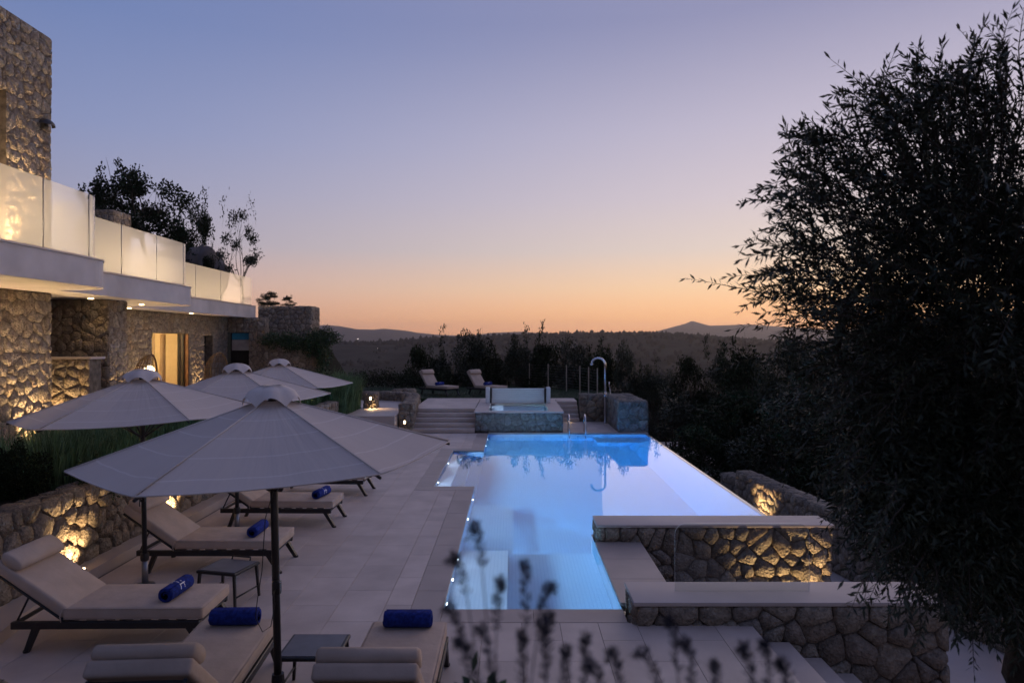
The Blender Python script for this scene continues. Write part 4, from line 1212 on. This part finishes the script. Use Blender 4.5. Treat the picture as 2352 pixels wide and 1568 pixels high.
# side tables
def side_table(loc, rz, label, handle=False):
    t = thing('side_table', label, 'table', loc, rz)
    H = .40
    box('top_frame', -.25, .25, -.23, .23, H - .035, H - .004, 'dark_metal', t, bevel=.006, seg=1)
    box('top_panel', -.225, .225, -.205, .205, H - .003, H + .002, 'table_top', t)
    for sx_ in (-1, 1):
        for sy_ in (-1, 1):
            tube('leg', [(sx_ * .22, sy_ * .20, H - .03), (sx_ * .245, sy_ * .22, 0)], [.020, .016], 'dark_metal', t, 4, smooth=False)
    for sx_ in (-1, 1): tube('stretcher', [(sx_ * .235, -.21, .12), (sx_ * .235, .21, .12)], .010, 'dark_metal', t, 5)
    if handle: tube('handle', [(-.12, .225, H - .01), (-.12, .24, H + .03), (.12, .24, H + .03), (.12, .225, H - .01)], .010, 'dark_metal', t, 6)
side_table((-1.66, 5.74, 0), R(0), 'dark metal side table between the two loungers that stand end-on to the pool')
side_table((-3.23, 7.78, 0), R(-14), 'small dark side table between the first two loungers of the kerb row', True)
# cord hanging from the near parasol
cord = tube('hanging_cord', [(-1.80 + .03, 5.22, 2.0), (-1.88, 5.2, 1.6), (-1.905, 5.2, 1.2), (-1.94, 5.2, .98), (-1.955, 5.2, .85), (-1.90, 5.2, .74), (-1.84, 5.21, .78), (-1.815, 5.23, .95)], .0035, 'dark_metal', None, 5)
tag(cord, 'thin cord hanging in a loop beside the front parasol pole', 'cord')
# ------------------------------------------------------------------ vegetation helpers
def unit(a): return a / np.maximum(np.linalg.norm(a, axis=-1, keepdims=True), 1e-9)
def leaf_arrays(pos, dirs, length, width, rng, fold=.25):
    """folded diamond leaves: 4 verts, 2 triangles each"""
    n = len(pos)
    d = unit(dirs); side = unit(np.cross(d, rng.normal(size=(n, 3)))); up = np.cross(side, d)
    l = np.broadcast_to(np.asarray(length, float), (n,))[:, None]; w = np.broadcast_to(np.asarray(width, float), (n,))[:, None]
    mid = pos + d * l * .48 + up * w * fold
    V = np.stack([pos, mid + side * w * .5 - up * w * fold, pos + d * l, mid - side * w * .5 - up * w * fold], 1)
    F_ = np.array([[0, 1, 2], [0, 2, 3]])[None] + (np.arange(n) * 4)[:, None, None]
    return V.reshape(-1, 3), F_.reshape(-1, 3)

def branch(g, a, b, r0, r1, rng, wob=.12, n=5, seg=6):
    a = np.array(a, float); b = np.array(b, float); L_ = np.linalg.norm(b - a)
    pts = []
    off = rng.normal(size=3) * wob * L_
    for i in range(n + 1):
        t = i / n; pts.append(tuple(a + (b - a) * t + off * math.sin(math.pi * t) + rng.normal(size=3) * .02 * L_ * (0 < i < n)))
    g.tube(pts, [r0 + (r1 - r0) * i / n for i in range(n + 1)], seg, False)
    return pts

def tree_proto(seed, H, cr, z0, z1, nclump, nleaf, ll, lw, tr, leafmat, shoots=2, flat=.75, spread=.34, airy=.0):
    """returns (trunk mesh, crown mesh); base at the origin"""
    rng = np.random.default_rng(seed)
    g = Geo(); fork = z0 + (z1 - z0) * .18
    lean = rng.normal(size=2) * .06 * H
    branch(g, (0, 0, -.4), (lean[0], lean[1], fork), tr, tr * .7, rng, .05, 5, 8)
    P = []; D = []
    cen = []
    for k in range(nclump):
        a = rng.uniform(0, 2 * math.pi); q = rng.uniform(.25, 1) ** .6; t = rng.uniform(.05, 1)
        prof = math.sin(math.pi * min(1, .18 + .78 * t)) ** .7
        c = np.array([math.cos(a) * cr * q * prof * .85 + lean[0], math.sin(a) * cr * q * prof * .85 + lean[1], z0 + (z1 - z0) * t * .92])
        cen.append(c)
        pts = branch(g, (lean[0], lean[1], fork - rng.uniform(0, .15) * H * .5), c, tr * .34, tr * .06, rng, .14, 5, 5)
        for _ in range(2):
            e = c + rng.normal(size=3) * cr * spread * .7
            branch(g, pts[3], e, tr * .12, tr * .03, rng, .1, 3, 4)
        m_ = int(nleaf / nclump * rng.uniform(.6, 1.4))
        rc = cr * spread * rng.uniform(.7, 1.25)
        v = unit(rng.normal(size=(m_, 3))) * (rng.uniform(0, 1, (m_, 1)) ** (.45 + airy)) * rc * np.array([1, 1, flat])
        P.append(c + v); D.append(v * .8 / rc + rng.normal(size=(m_, 3)) * .7 + np.array([0, 0, .15]))
    for k in range(shoots):
        c = cen[rng.integers(len(cen))]
        if c[2] < z0 + .5 * (z1 - z0): c = c + np.array([0, 0, (z1 - z0) * .35])
        L_ = rng.uniform(.12, .24) * H; d = np.array([rng.normal() * .25, rng.normal() * .25, 1.0])
        e = c + d * L_ + np.array([0, 0, cr * spread * .5])
        branch(g, c, e, tr * .06, tr * .02, rng, .05, 4, 4)
        m_ = int(nleaf / nclump * .22)
        t = rng.uniform(.3, 1, (m_, 1)); P.append(c + (e - c) * t + rng.normal(size=(m_, 3)) * .035 * H * .6); D.append(rng.normal(size=(m_, 3)) * .6 + d * .8)
    P = np.concatenate(P); D = np.concatenate(D)
    V, F_ = leaf_arrays(P, D, ll * rng.uniform(.6, 1.3, len(P)), lw * rng.uniform(.7, 1.3, len(P)), rng)
    tm = mesh('trunk', g.v, g.f, 'bark', True)
    return tm, np_mesh('crown', V, F_, leafmat)

PROTO = [tree_proto(401, 5, 2.1, .5, 4.7, 26, 11000, .17, .075, .14, 'leaf_dark'),
         tree_proto(402, 5, 1.9, .4, 4.8, 24, 10000, .16, .07, .13, 'leaf_olive', 3),
         tree_proto(403, 5, 2.3, .6, 4.6, 28, 11000, .18, .08, .15, 'leaf_dark', 2),
         tree_proto(404, 5, 1.5, .3, 4.9, 20, 8500, .16, .07, .12, 'leaf_olive', 4)]
OAK = [tree_proto(411, 5, 2.6, 2.2, 4.9, 17, 6500, .15, .085, .13, 'leaf_dark', 3, .6, .26),
       tree_proto(412, 5, 2.0, 1.6, 4.9, 13, 4500, .15, .08, .11, 'leaf_dark', 4, .7, .28),
       tree_proto(413, 5, 1.35, 1.9, 4.9, 11, 1500, .14, .06, .07, 'leaf_olive', 5, .7, .26, .3)]
def plant_tree(proto, x, y, ztop, width, label, group=None, zb=None, cat='tree', name='tree', pw=4.2, ph=4.9, rz=None):
    zb = float(terrain_z(x, y)) - .05 if zb is None else zb
    t = thing(name, label, cat, (x, y, zb), 0, group)
    s = width / pw; sz = (ztop - zb) / ph
    r_ = random.uniform(0, 6.28) if rz is None else rz
    for nm, me in zip(('trunk', 'crown'), proto):
        o = add_obj(nm, me, t, rot=(0, 0, r_)); o.scale = (s, s, sz)
        if nm == 'crown': stuff(o)
    return t
def tree_px(proto, u, vtop, w, Y, label, group=None, pw=4.2, **kw):
    return plant_tree(proto, (u - 1176) / F_PX * Y, Y, CAM_H + (785 - vtop) / F_PX * Y, w / F_PX * Y, label, group, pw=pw, **kw)
GB = 'dark trees growing beyond the lawn fence'
LB = 'dark evergreen tree beyond the wire fence of the lawn'
for i, (u, v_, w, Y) in enumerate(((975, 775, 120, 36), (1060, 752, 150, 35.5), (1120, 778, 110, 36), (1185, 783, 140, 35), (1248, 768, 140, 34.5), (1312, 768, 150, 33.5), (1372, 795, 110, 32.5), (1010, 815, 130, 38), (1130, 805, 150, 38), (1225, 800, 150, 37), (1340, 810, 140, 35), (1490, 850, 120, 31))):
    tree_px(PROTO[i % 4], u, v_, w, Y, LB, GB)
tree_px(PROTO[1], 1440, 776, 100, 31, 'lone rounded tree rising just past the shower arm')
GR = 'dark trees on the slope beyond the overflow edge'
LR = 'dark bushy tree on the slope beyond the overflow edge of the pool'
for i, (u, v_, w, Y) in enumerate(((1535, 845, 120, 36), (1590, 800, 110, 34), (1655, 815, 140, 32), (1725, 795, 170, 30), (1795, 752, 200, 26), (1880, 770, 240, 25), (1560, 915, 220, 27), (1680, 890, 240, 24), (1800, 860, 300, 21), (1920, 900, 330, 18), (2050, 700, 420, 22), (2200, 680, 420, 20), (2020, 960, 330, 15.5), (1620, 960, 240, 21), (2330, 760, 420, 18))):
    tree_px(PROTO[(i * 3 + 1) % 4], u, v_, w, Y, LR, GR)
# trees on the hill behind the house
tree_px(OAK[0], 330, 408, 270, 36, 'broad dark oak on the hill behind the balcony glass', pw=5.2)
tree_px(OAK[1], 440, 474, 120, 35, 'smaller dark oak leaning out beside the rock on the hill', pw=4.0)
tree_px(PROTO[0], 232, 425, 130, 41, 'dense dark conical tree on the hill behind the broad oak')
tree_px(PROTO[2], 415, 540, 170, 34, 'low dense dark bush at the foot of the hill oaks', cat='bush', name='bush')
tree_px(PROTO[0], 480, 575, 60, 33, 'dark bush covering the side of the hill rock', cat='bush', name='bush')
tree_px(OAK[2], 545, 478, 105, 32, 'slender sparse tree with a crooked trunk at the end of the balcony', pw=2.7, rz=2.4)
plant_tree(PROTO[1], -9.85, 27.6, 5.0, 1.0, 'small bush growing on the far stone wall by the balcony end', zb=4.3, cat='bush', name='bush')
plant_tree(PROTO[3], -9.1, 27.7, 4.78, .85, 'small bush on the far stone wall, out towards the valley', zb=4.3, cat='bush', name='bush')
# rock on the hill
bm = bmesh.new(); bmesh.ops.create_icosphere(bm, subdivisions=4, radius=1)
for v_ in bm.verts:
    nn = mnoise.fractal(v_.co * 1.3 + Vector((3, 1, 2)), 1.0, 2.0, 5)
    v_.co = Vector((v_.co.x * 1.25, v_.co.y * 1.1, v_.co.z * 2.2)) * (.72 + .30 * nn)
tag(from_bm('rock', bm, 'rock', None, loc=(-15.2, 34, 6.2), smooth=True), 'tall grey rock on the hill between the oaks and the slender tree', 'rock')

# shrubs and creepers around the far garden walls
def leaf_mass(name, label, blobs, n, ll, lw, material, cat='bush', seed=1, hang=0.0, stems=True):
    """leaves spread through a set of ellipsoid blobs (world coords): thing > stem, foliage"""
    rng = np.random.default_rng(seed)
    c0 = np.mean([b[:3] for b in blobs], 0); zb = min(b[2] - b[5] for b in blobs)
    t = thing(name, label, cat, (c0[0], c0[1], zb))
    P = []; D = []
    tot = sum(b[3] * b[4] * b[5] for b in blobs) ** 1
    g = Geo()
    for b in blobs:
        m_ = max(40, int(n * b[3] * b[4] * b[5] / tot))
        v = unit(rng.normal(size=(m_, 3))); v = v * rng.uniform(0, 1, (m_, 1)) ** .4 * (1 + .25 * np.sin(v[:, :1] * 7 + v[:, 1:2] * 5 + b[0]))
        P.append(np.array(b[:3]) + v * np.array(b[3:6])); D.append(v + rng.normal(size=(m_, 3)) * .7 + np.array([0, 0, .2 - hang]))
        for _ in range(4):
            e = np.array(b[:3]) + rng.normal(size=3) * np.array(b[3:6]) * .4
            branch(g, (b[0], b[1], b[2] - b[5]), e, .012, .004, rng, .1, 4, 4)
    P = np.concatenate(P) - np.array(t.location); D = np.concatenate(D)
    V, F_ = leaf_arrays(P, D, ll * rng.uniform(.6, 1.3, len(P)), lw * rng.uniform(.7, 1.3, len(P)), rng)
    if stems: mk('stem', [(Vector(p) - Vector(t.location)) for p in g.v], g.f, 'bark', t, smooth=True)
    stuff(add_obj('foliage', np_mesh('foliage', V, F_, material), t))
    return t
leaf_mass('creeper', 'dark creeper spilling over the lower garden wall at the house end', [(-8.7, 25.0, 3.0, .5, .35, .3), (-8.0, 24.9, 2.95, .5, .35, .35), (-7.3, 24.9, 2.85, .45, .35, .45), (-6.9, 24.9, 2.4, .3, .3, .6), (-7.0, 25.3, 3.1, .6, .5, .35)], 9000, .07, .045, 'leaf_bush', 'creeper', 501, .6)
leaf_mass('shrub', 'dark spreading shrub below the creeper, behind the far parasol', [(-6.6, 22.9, 1.35, .9, .6, .6), (-7.6, 23.4, 1.5, .8, .6, .5), (-5.9, 23.6, 1.2, .5, .5, .45)], 7000, .07, .04, 'leaf_dark', 'shrub', 502)
leaf_mass('hedge', 'dark low hedge along the far side of the lawn', [(-7.5 + 1.2 * k, 34.4 + .3 * math.sin(k * 2), .95, .9, .6, .55 + .15 * math.sin(k * 3)) for k in range(5)], 8000, .09, .05, 'leaf_dark', 'hedge', 503)
# clipped box ball
leaf_mass('box_ball', 'dark clipped box ball at the corner of the planting bed', [(-6.25, 8.55, 1.28, .34, .34, .38)], 9000, .03, .02, 'leaf_dark', 'shrub', 504)
leaf_mass('shrub', 'bright green leafy shrub spilling over the planter wall under the front parasol', [(-5.72, 9.35, 1.12, .22, .22, .22), (-5.52, 9.4, .95, .12, .2, .2), (-5.62, 9.15, 1.2, .18, .18, .2)], 2600, .045, .022, 'leaf_bush', 'shrub', 505, .3)
for k, (x, y) in enumerate(((-5.75, 12.2), (-5.8, 14.4), (-5.75, 17.3), (-5.8, 6.9))):
    leaf_mass('shrub', 'low green shrub on the edge of the planter wall', [(x, y, 1.15, .2, .28, .2)], 1300, .05, .022, 'leaf_bush', 'shrub', 510 + k, .2)['group'] = 'low shrubs along the planter wall'
# tall ornamental grass: a mass of blades
def grass(name, label, areas, n, hmin, hmax, seed, material='grass_blade', w=.006, droop=.35):
    rng = np.random.default_rng(seed)
    P = []
    ar = [(a[1] - a[0]) * (a[3] - a[2]) for a in areas]
    for a, s in zip(areas, ar):
        m_ = int(n * s / sum(ar)); P.append(np.stack([rng.uniform(a[0], a[1], m_), rng.uniform(a[2], a[3], m_), np.full(m_, a[4])], -1))
    P = np.concatenate(P); m_ = len(P)
    # clump
    cl = fbm(P[:, 0], P[:, 1], .35, seed)
    h_ = rng.uniform(hmin, hmax, m_) * (1 + .5 * cl)
    a = rng.uniform(0, 2 * math.pi, m_); d = np.stack([np.cos(a), np.sin(a), np.zeros(m_)], -1); side = np.stack([-d[:, 1], d[:, 0], d[:, 2]], -1)
    dr = droop * rng.uniform(.3, 1.3, m_)[:, None] * h_[:, None]
    up = np.array([0, 0, 1.0]) * h_[:, None]
    p0 = P; p1 = P + up * .5 + d * dr * .25; p2 = P + up * .85 + d * dr * .65; p3 = P + up + d * dr * 1.1
    V = np.stack([p0 - side * w, p0 + side * w, p1 - side * w * .9, p1 + side * w * .9, p2 - side * w * .6, p2 + side * w * .6, p3, p3 + d * .001], 1)
    F_ = np.array([[0, 1, 3, 2], [2, 3, 5, 4], [4, 5, 7, 6]])[None] + (np.arange(m_) * 8)[:, None, None]
    o = add_obj(name, np_mesh(name, V.reshape(-1, 3), F_.reshape(-1, 4), material)); stuff(o)
    if label: tag(o, label, 'grass')
    return o
grass('ornamental_grass', 'tall soft ornamental grass filling the bed between the planter wall and the house', [(-7.2, -5.95, 8.9, 15.5, .97), (-7.2, -5.95, 15.5, 21.4, .97)], 15000, .45, .85, 21)
grass('ornamental_grass', 'tall grass clump at the end of the bed beside the lit path', [(-6.6, -5.3, 21.5, 24.0, .6)], 5000, .8, 1.25, 22)
grass('lawn_grass', 'short lawn grass beyond the upper terrace', [(-7, 4, 27.65, 33.5, .655)], 16000, .03, .06, 23, 'lawn', .004)
# flowering stalks in the bed
def stalk_plant(x, y, z, hgt, n, seed, label, grp=None):
    rng = np.random.default_rng(seed)
    t = thing('flowering_plant', label, 'plant', (x, y, z), 0, grp)
    for k in range(n):
        e = rng.normal(size=3) * .10 * hgt; e[2] = hgt * rng.uniform(.75, 1.05)
        pts = [(e[0] * s * s, e[1] * s * s, e[2] * s) for s in np.linspace(0, 1, 6)]
        st_ = tube('stem', pts, [.004] * 5 + [.002], 'grass_blade', t, 4)
        m_ = 46; tt = rng.uniform(.55, 1, m_)
        P = np.stack([e[0] * tt ** 2, e[1] * tt ** 2, e[2] * tt], -1) + rng.normal(size=(m_, 3)) * .012
        V, F_ = leaf_arrays(P, rng.normal(size=(m_, 3)) + np.array([0, 0, .8]), .030, .013, rng)
        stuff(add_obj('blossom', np_mesh('blossom', V, F_, 'flower_pale'), t))
for k, (x, y) in enumerate(((-5.98, 9.7), (-6.05, 10.3), (-6.05, 15.9), (-6.0, 17.6))):
    stalk_plant(x, y, .97, .75, 4, 530 + k, 'plant with pale flower stalks among the tall grass', 'pale flowering plants in the bed')

# ------------------------------------------------------------------ raised bed behind the camera's rail: lavender and leaves
struct(Geo().box(-6, 2.4, -3.0, 2.55, -.3, 1.36).obj('upper_bed', 'soil'))
stone_block('bed_wall', 'stone retaining wall of the upper planting bed behind the loungers', -6, 2.42, 2.56, 2.95, 0, 1.40, 'r', .03, .3, 601)
struct(Geo().box(2.45, 7.0, -3.0, 4.55, -1.46, .40).obj('tree_bed', 'soil'))
stone_block('bed_wall', 'low stone wall holding the bed of the olive tree', 2.52, 7.2, 4.56, 4.82, -1.45, .42, 'f', None, .3, 611)
def to_world(u, v_, Y): return np.array([(u - 1176) / F_PX * Y, Y, CAM_H + (785 - v_) / F_PX * Y])
def lavender(x, y, z, tips, seed, label):
    rng = np.random.default_rng(seed)
    t = thing('lavender', label, 'plant', (x, y, z), 0, 'lavender plants at the front of the upper bed')
    o = np.array((x, y, z))
    for (u, v_, Y, L_) in tips:
        tip = to_world(u, v_, Y); b = o + rng.normal(size=3) * np.array([.06, .04, 0])
        side = np.array([np.sign(tip[0] - x) * .0, 0, 0])
        ctrl = np.array([b[0] * .35 + tip[0] * .65, b[1] * .5 + tip[1] * .5, tip[2] + .09 + rng.uniform(0, .06)])
        def bez(s): return (1 - s) ** 2 * b + 2 * s * (1 - s) * ctrl + s * s * tip
        tube('stem', [tuple(bez(s) - o) for s in np.linspace(0, 1, 12)], [.0012] * 11 + [.0006], 'lavender', t, 4)
        P = []; D = []
        for s in np.linspace(1 - L_, 1.0, 15):
            c = bez(s); m_ = 13; a = rng.uniform(0, 6.28, m_)
            tan = unit((bez(min(1, s + .01)) - bez(s - .02))[None])[0]
            q = unit(np.cross(tan[None], rng.normal(size=(m_, 3))))
            P.append(c + q * .0018 + tan * rng.normal(size=(m_, 1)) * .004); D.append(q + tan * .8)
        P = np.concatenate(P) - o; V, F_ = leaf_arrays(P, np.concatenate(D), .0125 * rng.uniform(.5, 1.3, len(P)), .0026, rng)
        stuff(add_obj('flower_spike', np_mesh('flower_spike', V, F_, 'lavender'), t))
    # narrow grey leaves at the base
    m_ = 900; P = rng.normal(size=(m_, 3)) * np.array([.12, .10, .09]) + np.array([0, 0, .16]); 
    V, F_ = leaf_arrays(P, rng.normal(size=(m_, 3)) * .5 + np.array([0, 0, 1]), .05, .006, rng)
    stuff(add_obj('foliage', np_mesh('foliage', V, F_, 'leaf_olive'), t))
LV = 'lavender with dark drooping flower spikes at the front of the upper bed'
lavender(-.02, .98, 1.37, [(1085, 1225, 1.12, .28), (1205, 1300, 1.15, .3), (1150, 1345, 1.1, .3), (1035, 1290, 1.1, .25), (1270, 1350, 1.15, .25), (1262, 1420, 1.1, .3), (1025, 1400, 1.1, .3)], 701, LV)
lavender(.07, .95, 1.37, [(1200, 1470, 1.1, .3), (1300, 1500, 1.1, .3), (1245, 1440, 1.05, .3), (1345, 1470, 1.1, .3), (1100, 1450, 1.1, .3), (1050, 1480, 1.05, .3)], 702, LV)
lavender(.24, .95, 1.37, [(1535, 1430, 1.15, .3), (1465, 1500, 1.1, .3), (1570, 1480, 1.1, .3), (1400, 1510, 1.1, .3), (1350, 1530, 1.05, .3)], 703, LV)
lavender(.38, .98, 1.37, [(1750, 1485, 1.1, .3), (1700, 1500, 1.1, .3), (1640, 1530, 1.1, .3), (1790, 1530, 1.1, .3)], 704, LV)
leaf_mass('leafy_plant', 'fresh green leafy plant at the front of the upper bed beside the lavender', [(-.20, 1.95, 1.80, .13, .10, .13), (-.10, 1.98, 1.86, .10, .08, .12), (-.32, 1.9, 1.75, .12, .1, .1)], 700, .05, .02, 'leaf_bush', 'plant', 705)

# ------------------------------------------------------------------ the olive tree close by on the right
def olive(seed=801):
    rng = np.random.default_rng(seed)
    base = np.array([3.15, 4.05, .40])
    t = thing('olive_tree', 'large dark olive tree with slender leaves beside the steps', 'tree', tuple(base))
    g = Geo()
    cz = np.array([2.95, 4.15, 3.0])
    fork = np.array([3.1, 4.1, 1.55])
    branch(g, base - np.array([0, 0, .2]), fork, .13, .10, rng, .06, 6, 10)
    limbs = []
    for k in range(13):
        a = 2 * math.pi * k / 13 + rng.uniform(-.2, .2); q = rng.uniform(.2, .5); zz = rng.uniform(-.9, 1.0)
        e = cz + np.array([math.cos(a) * q, math.sin(a) * q * .8, zz]); pts = branch(g, fork + rng.normal(size=3) * .04, e, .05, .014, rng, .12, 6, 6); limbs.append(pts)
    P = []; D = []
    def shoot(start, end, droop=.0, npair=18, leaf=1.0):
        start = np.array(start); end = np.array(end); L_ = np.linalg.norm(end - start)
        bow = rng.normal(size=3) * .06 * L_ + np.array([0, 0, .08 * L_])
        def f(s): return start + (end - start) * s + bow * math.sin(math.pi * s) - np.array([0, 0, droop * s * s])
        g.tube([tuple(f(s)) for s in np.linspace(0, 1, 6)], [.0045, .004, .0035, .003, .002, .001], 4, False)
        for i in range(npair):
            s = .22 + .78 * (i + rng.uniform(-.3, .3)) / npair; s = min(s, 1)
            tan = unit((f(min(1, s + .02)) - f(s - .02))[None])[0]
            q = unit(np.cross(tan, rng.normal(size=3))[None])[0]
            for sg in (-1, 1):
                P.append(f(s)); D.append(tan * .75 + q * sg * .75 + rng.normal(size=3) * .18)
        for _ in range(2): P.append(f(1.0)); D.append(tan + rng.normal(size=3) * .2)
    # random shoots from the crown volume outwards
    for k in range(1500):
        a = rng.uniform(0, 2 * math.pi); el = math.asin(rng.uniform(-.85, 1)); dv = np.array([math.cos(a) * math.cos(el), math.sin(a) * math.cos(el), math.sin(el)])
        R0 = np.array([1.08, 1.05, 1.62]); q0 = rng.uniform(.25, .85)
        s = cz + dv * R0 * q0
        e = s + (dv * np.array([1, 1, .9]) + rng.normal(size=3) * .35 + np.array([0, 0, .15])) * rng.uniform(.32, .55)
        if e[1] < 2.75: e[1] = 2.75 + rng.uniform(0, .3)
        if s[1] < 2.9: s[1] = 2.9 + rng.uniform(0, .3)
        shoot(s, e, rng.uniform(0, .10), rng.integers(12, 20))
    # the open, lighter side of the crown
    for k in range(330):
        u0 = rng.uniform(1850, 2330); v0 = rng.uniform(230, 760) if k % 3 else rng.uniform(200, 500)
        if (u0 - 2330) / 520 + 1 < (420 - v0) / 420 * 1.05: continue
        a = rng.uniform(R(95), R(200)); l_ = rng.uniform(70, 150); Y_ = rng.uniform(3.3, 4.4)
        shoot(to_world(u0, v0, Y_ + .1), to_world(u0 + math.cos(a) * l_, v0 - math.sin(a) * l_, Y_), 0, rng.integers(10, 16))
    nfill = len(P)
    # shoots whose tips give the tree its outline
    def sp(u0, v0, u1, v1, Y=3.75, **kw):
        shoot(to_world(u0, v0, Y + .25), to_world(u1, v1, Y), **kw)
    outline = [(1860, 480, 1700, 470), (1900, 660, 1672, 636), (1880, 620, 1700, 565), (1900, 560, 1760, 545), (1930, 520, 1735, 440), (1960, 500, 1800, 352), (1960, 470, 1830, 300), (1990, 470, 1885, 268), (2010, 440, 1905, 250), (2050, 400, 1960, 205), (2080, 380, 1985, 175), (2080, 360, 2055, 120), (2130, 330, 2110, 105), (2160, 300, 2165, 95), (2230, 300, 2260, 60), (2280, 260, 2205, 70), (2330, 200, 2325, 25), (1900, 700, 1740, 690), (1930, 740, 1800, 745), (1890, 640, 1720, 650), (1910, 600, 1700, 600), (1990, 560, 1830, 420), (1950, 620, 1800, 500), (2010, 520, 1860, 380), (2040, 480, 1900, 330), (2100, 430, 1990, 250), (2150, 380, 2060, 210), (2200, 350, 2140, 170), (2250, 330, 2210, 140), (2300, 300, 2290, 110), (1940, 680, 1790, 610), (1960, 730, 1840, 700),
               (2000, 1000, 1870, 1080), (1990, 1050, 1880, 1130), (2010, 1120, 1890, 1195), (2020, 1150, 1920, 1260), (2050, 1200, 1940, 1330), (2080, 1250, 1990, 1390), (2120, 1280, 2060, 1420), (2160, 1300, 2120, 1450), (2220, 1320, 2200, 1480), (2260, 1330, 2290, 1500), (2000, 900, 1880, 960), (1980, 820, 1850, 850), (1990, 860, 1860, 900), (2060, 1120, 1960, 1220), (2100, 1180, 2020, 1310), (2190, 1250, 2170, 1400), (2300, 1250, 2330, 1440)]
    n0 = len(P)
    for (a, b_, c, d_) in outline:
        Y = 3.55 + .35 * rng.uniform(-1, 1)
        sp(a, b_, c, d_, Y, npair=17)
        for _ in range(2):
            sp(a + rng.uniform(-30, 60), b_ + rng.uniform(-50, 50), c + rng.uniform(10, 80), d_ + rng.uniform(-10, 80), Y + rng.uniform(-.2, .3), npair=16)
    # leaves of the dense inner crown
    m_ = 30000
    w_ = unit(rng.normal(size=(m_, 3))) * rng.uniform(0, 1, (m_, 1)) ** .42 * np.array([1.0, .95, 1.5])
    q_ = cz + np.array([.12, .1, -.12]) + w_
    q_[:, 1] = np.maximum(q_[:, 1], 2.95 + rng.uniform(0, .4, m_))
    P = [*q_, *P]; D = [*(w_ + rng.normal(size=(m_, 3)) * .8), *D]; n0 += m_
    for (u_, v_, Y_, ru, rv, m_) in ((2170, 1200, 3.95, .50, .48, 9000), (2040, 1120, 3.9, .32, .36, 4500), (2290, 1350, 4.0, .42, .30, 5000), (2150, 1010, 4.0, .5, .4, 6000)):
        w_ = unit(rng.normal(size=(m_, 3))) * rng.uniform(0, 1, (m_, 1)) ** .5 * np.array([ru, .4, rv])
        P = [*(to_world(u_, v_, Y_) + w_), *P]; D = [*(w_ * 2 + rng.normal(size=(m_, 3)) * .8 - np.array([0, 0, .4])), *D]; n0 += m_
    P = np.array(P); D = np.array(D); nl = len(P)
    ll = .056 * rng.uniform(.7, 1.25, nl); lw = ll * rng.uniform(.19, .26, nl)
    mk('trunk', [tuple(np.array(p) - base) for p in g.v], g.f, 'bark', t, smooth=True)
    # the 300 leaves that show largest stand alone
    big = n0 + rng.choice(nl - n0, 300, replace=False); isbig = np.zeros(nl, bool); isbig[big] = True
    V, F_ = leaf_arrays(P[~isbig] - base, D[~isbig], ll[~isbig], lw[~isbig], rng)
    stuff(add_obj('crown', np_mesh('crown', V, F_, 'leaf_olive'), t))
    lv = [(0, 0, 0), (.3, .10, .012), (.65, .11, .012), (1, 0, 0), (.65, -.11, .012), (.3, -.10, .012), (.3, 0, 0), (.65, 0, 0)]
    lm = mesh('leaf', lv, [(0, 1, 6), (1, 2, 7, 6), (2, 3, 7), (0, 6, 5), (6, 7, 4, 5), (7, 3, 4)], 'leaf_olive')
    for i in big:
        o = add_obj('leaf', lm, t, tuple(P[i] - base)); o.scale = (ll[i],) * 3
        o.rotation_euler = Vector(D[i]).to_track_quat('X', 'Z').to_euler()
olive()

# lamps far across the valley
for k, (u_, v_, Y_) in enumerate(((822, 779, 900), (1746, 812, 700), (1675, 830, 620), (868, 800, 650))):
    x_ = (u_ - 1176) / F_PX * Y_; zt = CAM_H + (785 - v_) / F_PX * Y_; sc = (1, .4, .4, .35)[k]
    zb = min(float(terrain_z(x_, Y_)), zt - 3)
    h_ = zt - zb
    t = thing('distant_lamp', 'brightest lamp far across the valley under the mountains' if k == 0 else 'faint tiny lamp on the dark slopes across the valley', 'lamp', (x_, Y_, zb), 0, 'lamps across the valley')
    tube('mast', [(0, 0, 0), (0, 0, h_ - .4 * sc)], .1 * sc, 'dark_metal', t, 6)
    v, f = lathe_vf([(.1 * sc, h_ - .5 * sc), (.55 * sc, h_ - .2 * sc), (.3 * sc, h_ + .2 * sc), (.1 * sc, h_ + .3 * sc)], 8)
    mk('lamp_head', v, f, 'far_lamp', t)

# ------------------------------------------------------------------ the evening air
m, N, L, b = newmat('haze')
N.remove(b)
pv = N.new('ShaderNodeVolumePrincipled'); pv.inputs['Color'].default_value = (.86, .84, .90, 1); pv.inputs['Density'].default_value = HAZE
pv.inputs['Anisotropy'].default_value = .75
L.new(pv.outputs[0], N['Material Output'].inputs['Volume'])
v, f = box_vf(-6050, 6050, -6050, 6050, -140, 152)
stuff(tag(mk('haze', v, f, 'haze'), 'pale evening haze over the valley and hills', 'haze'))
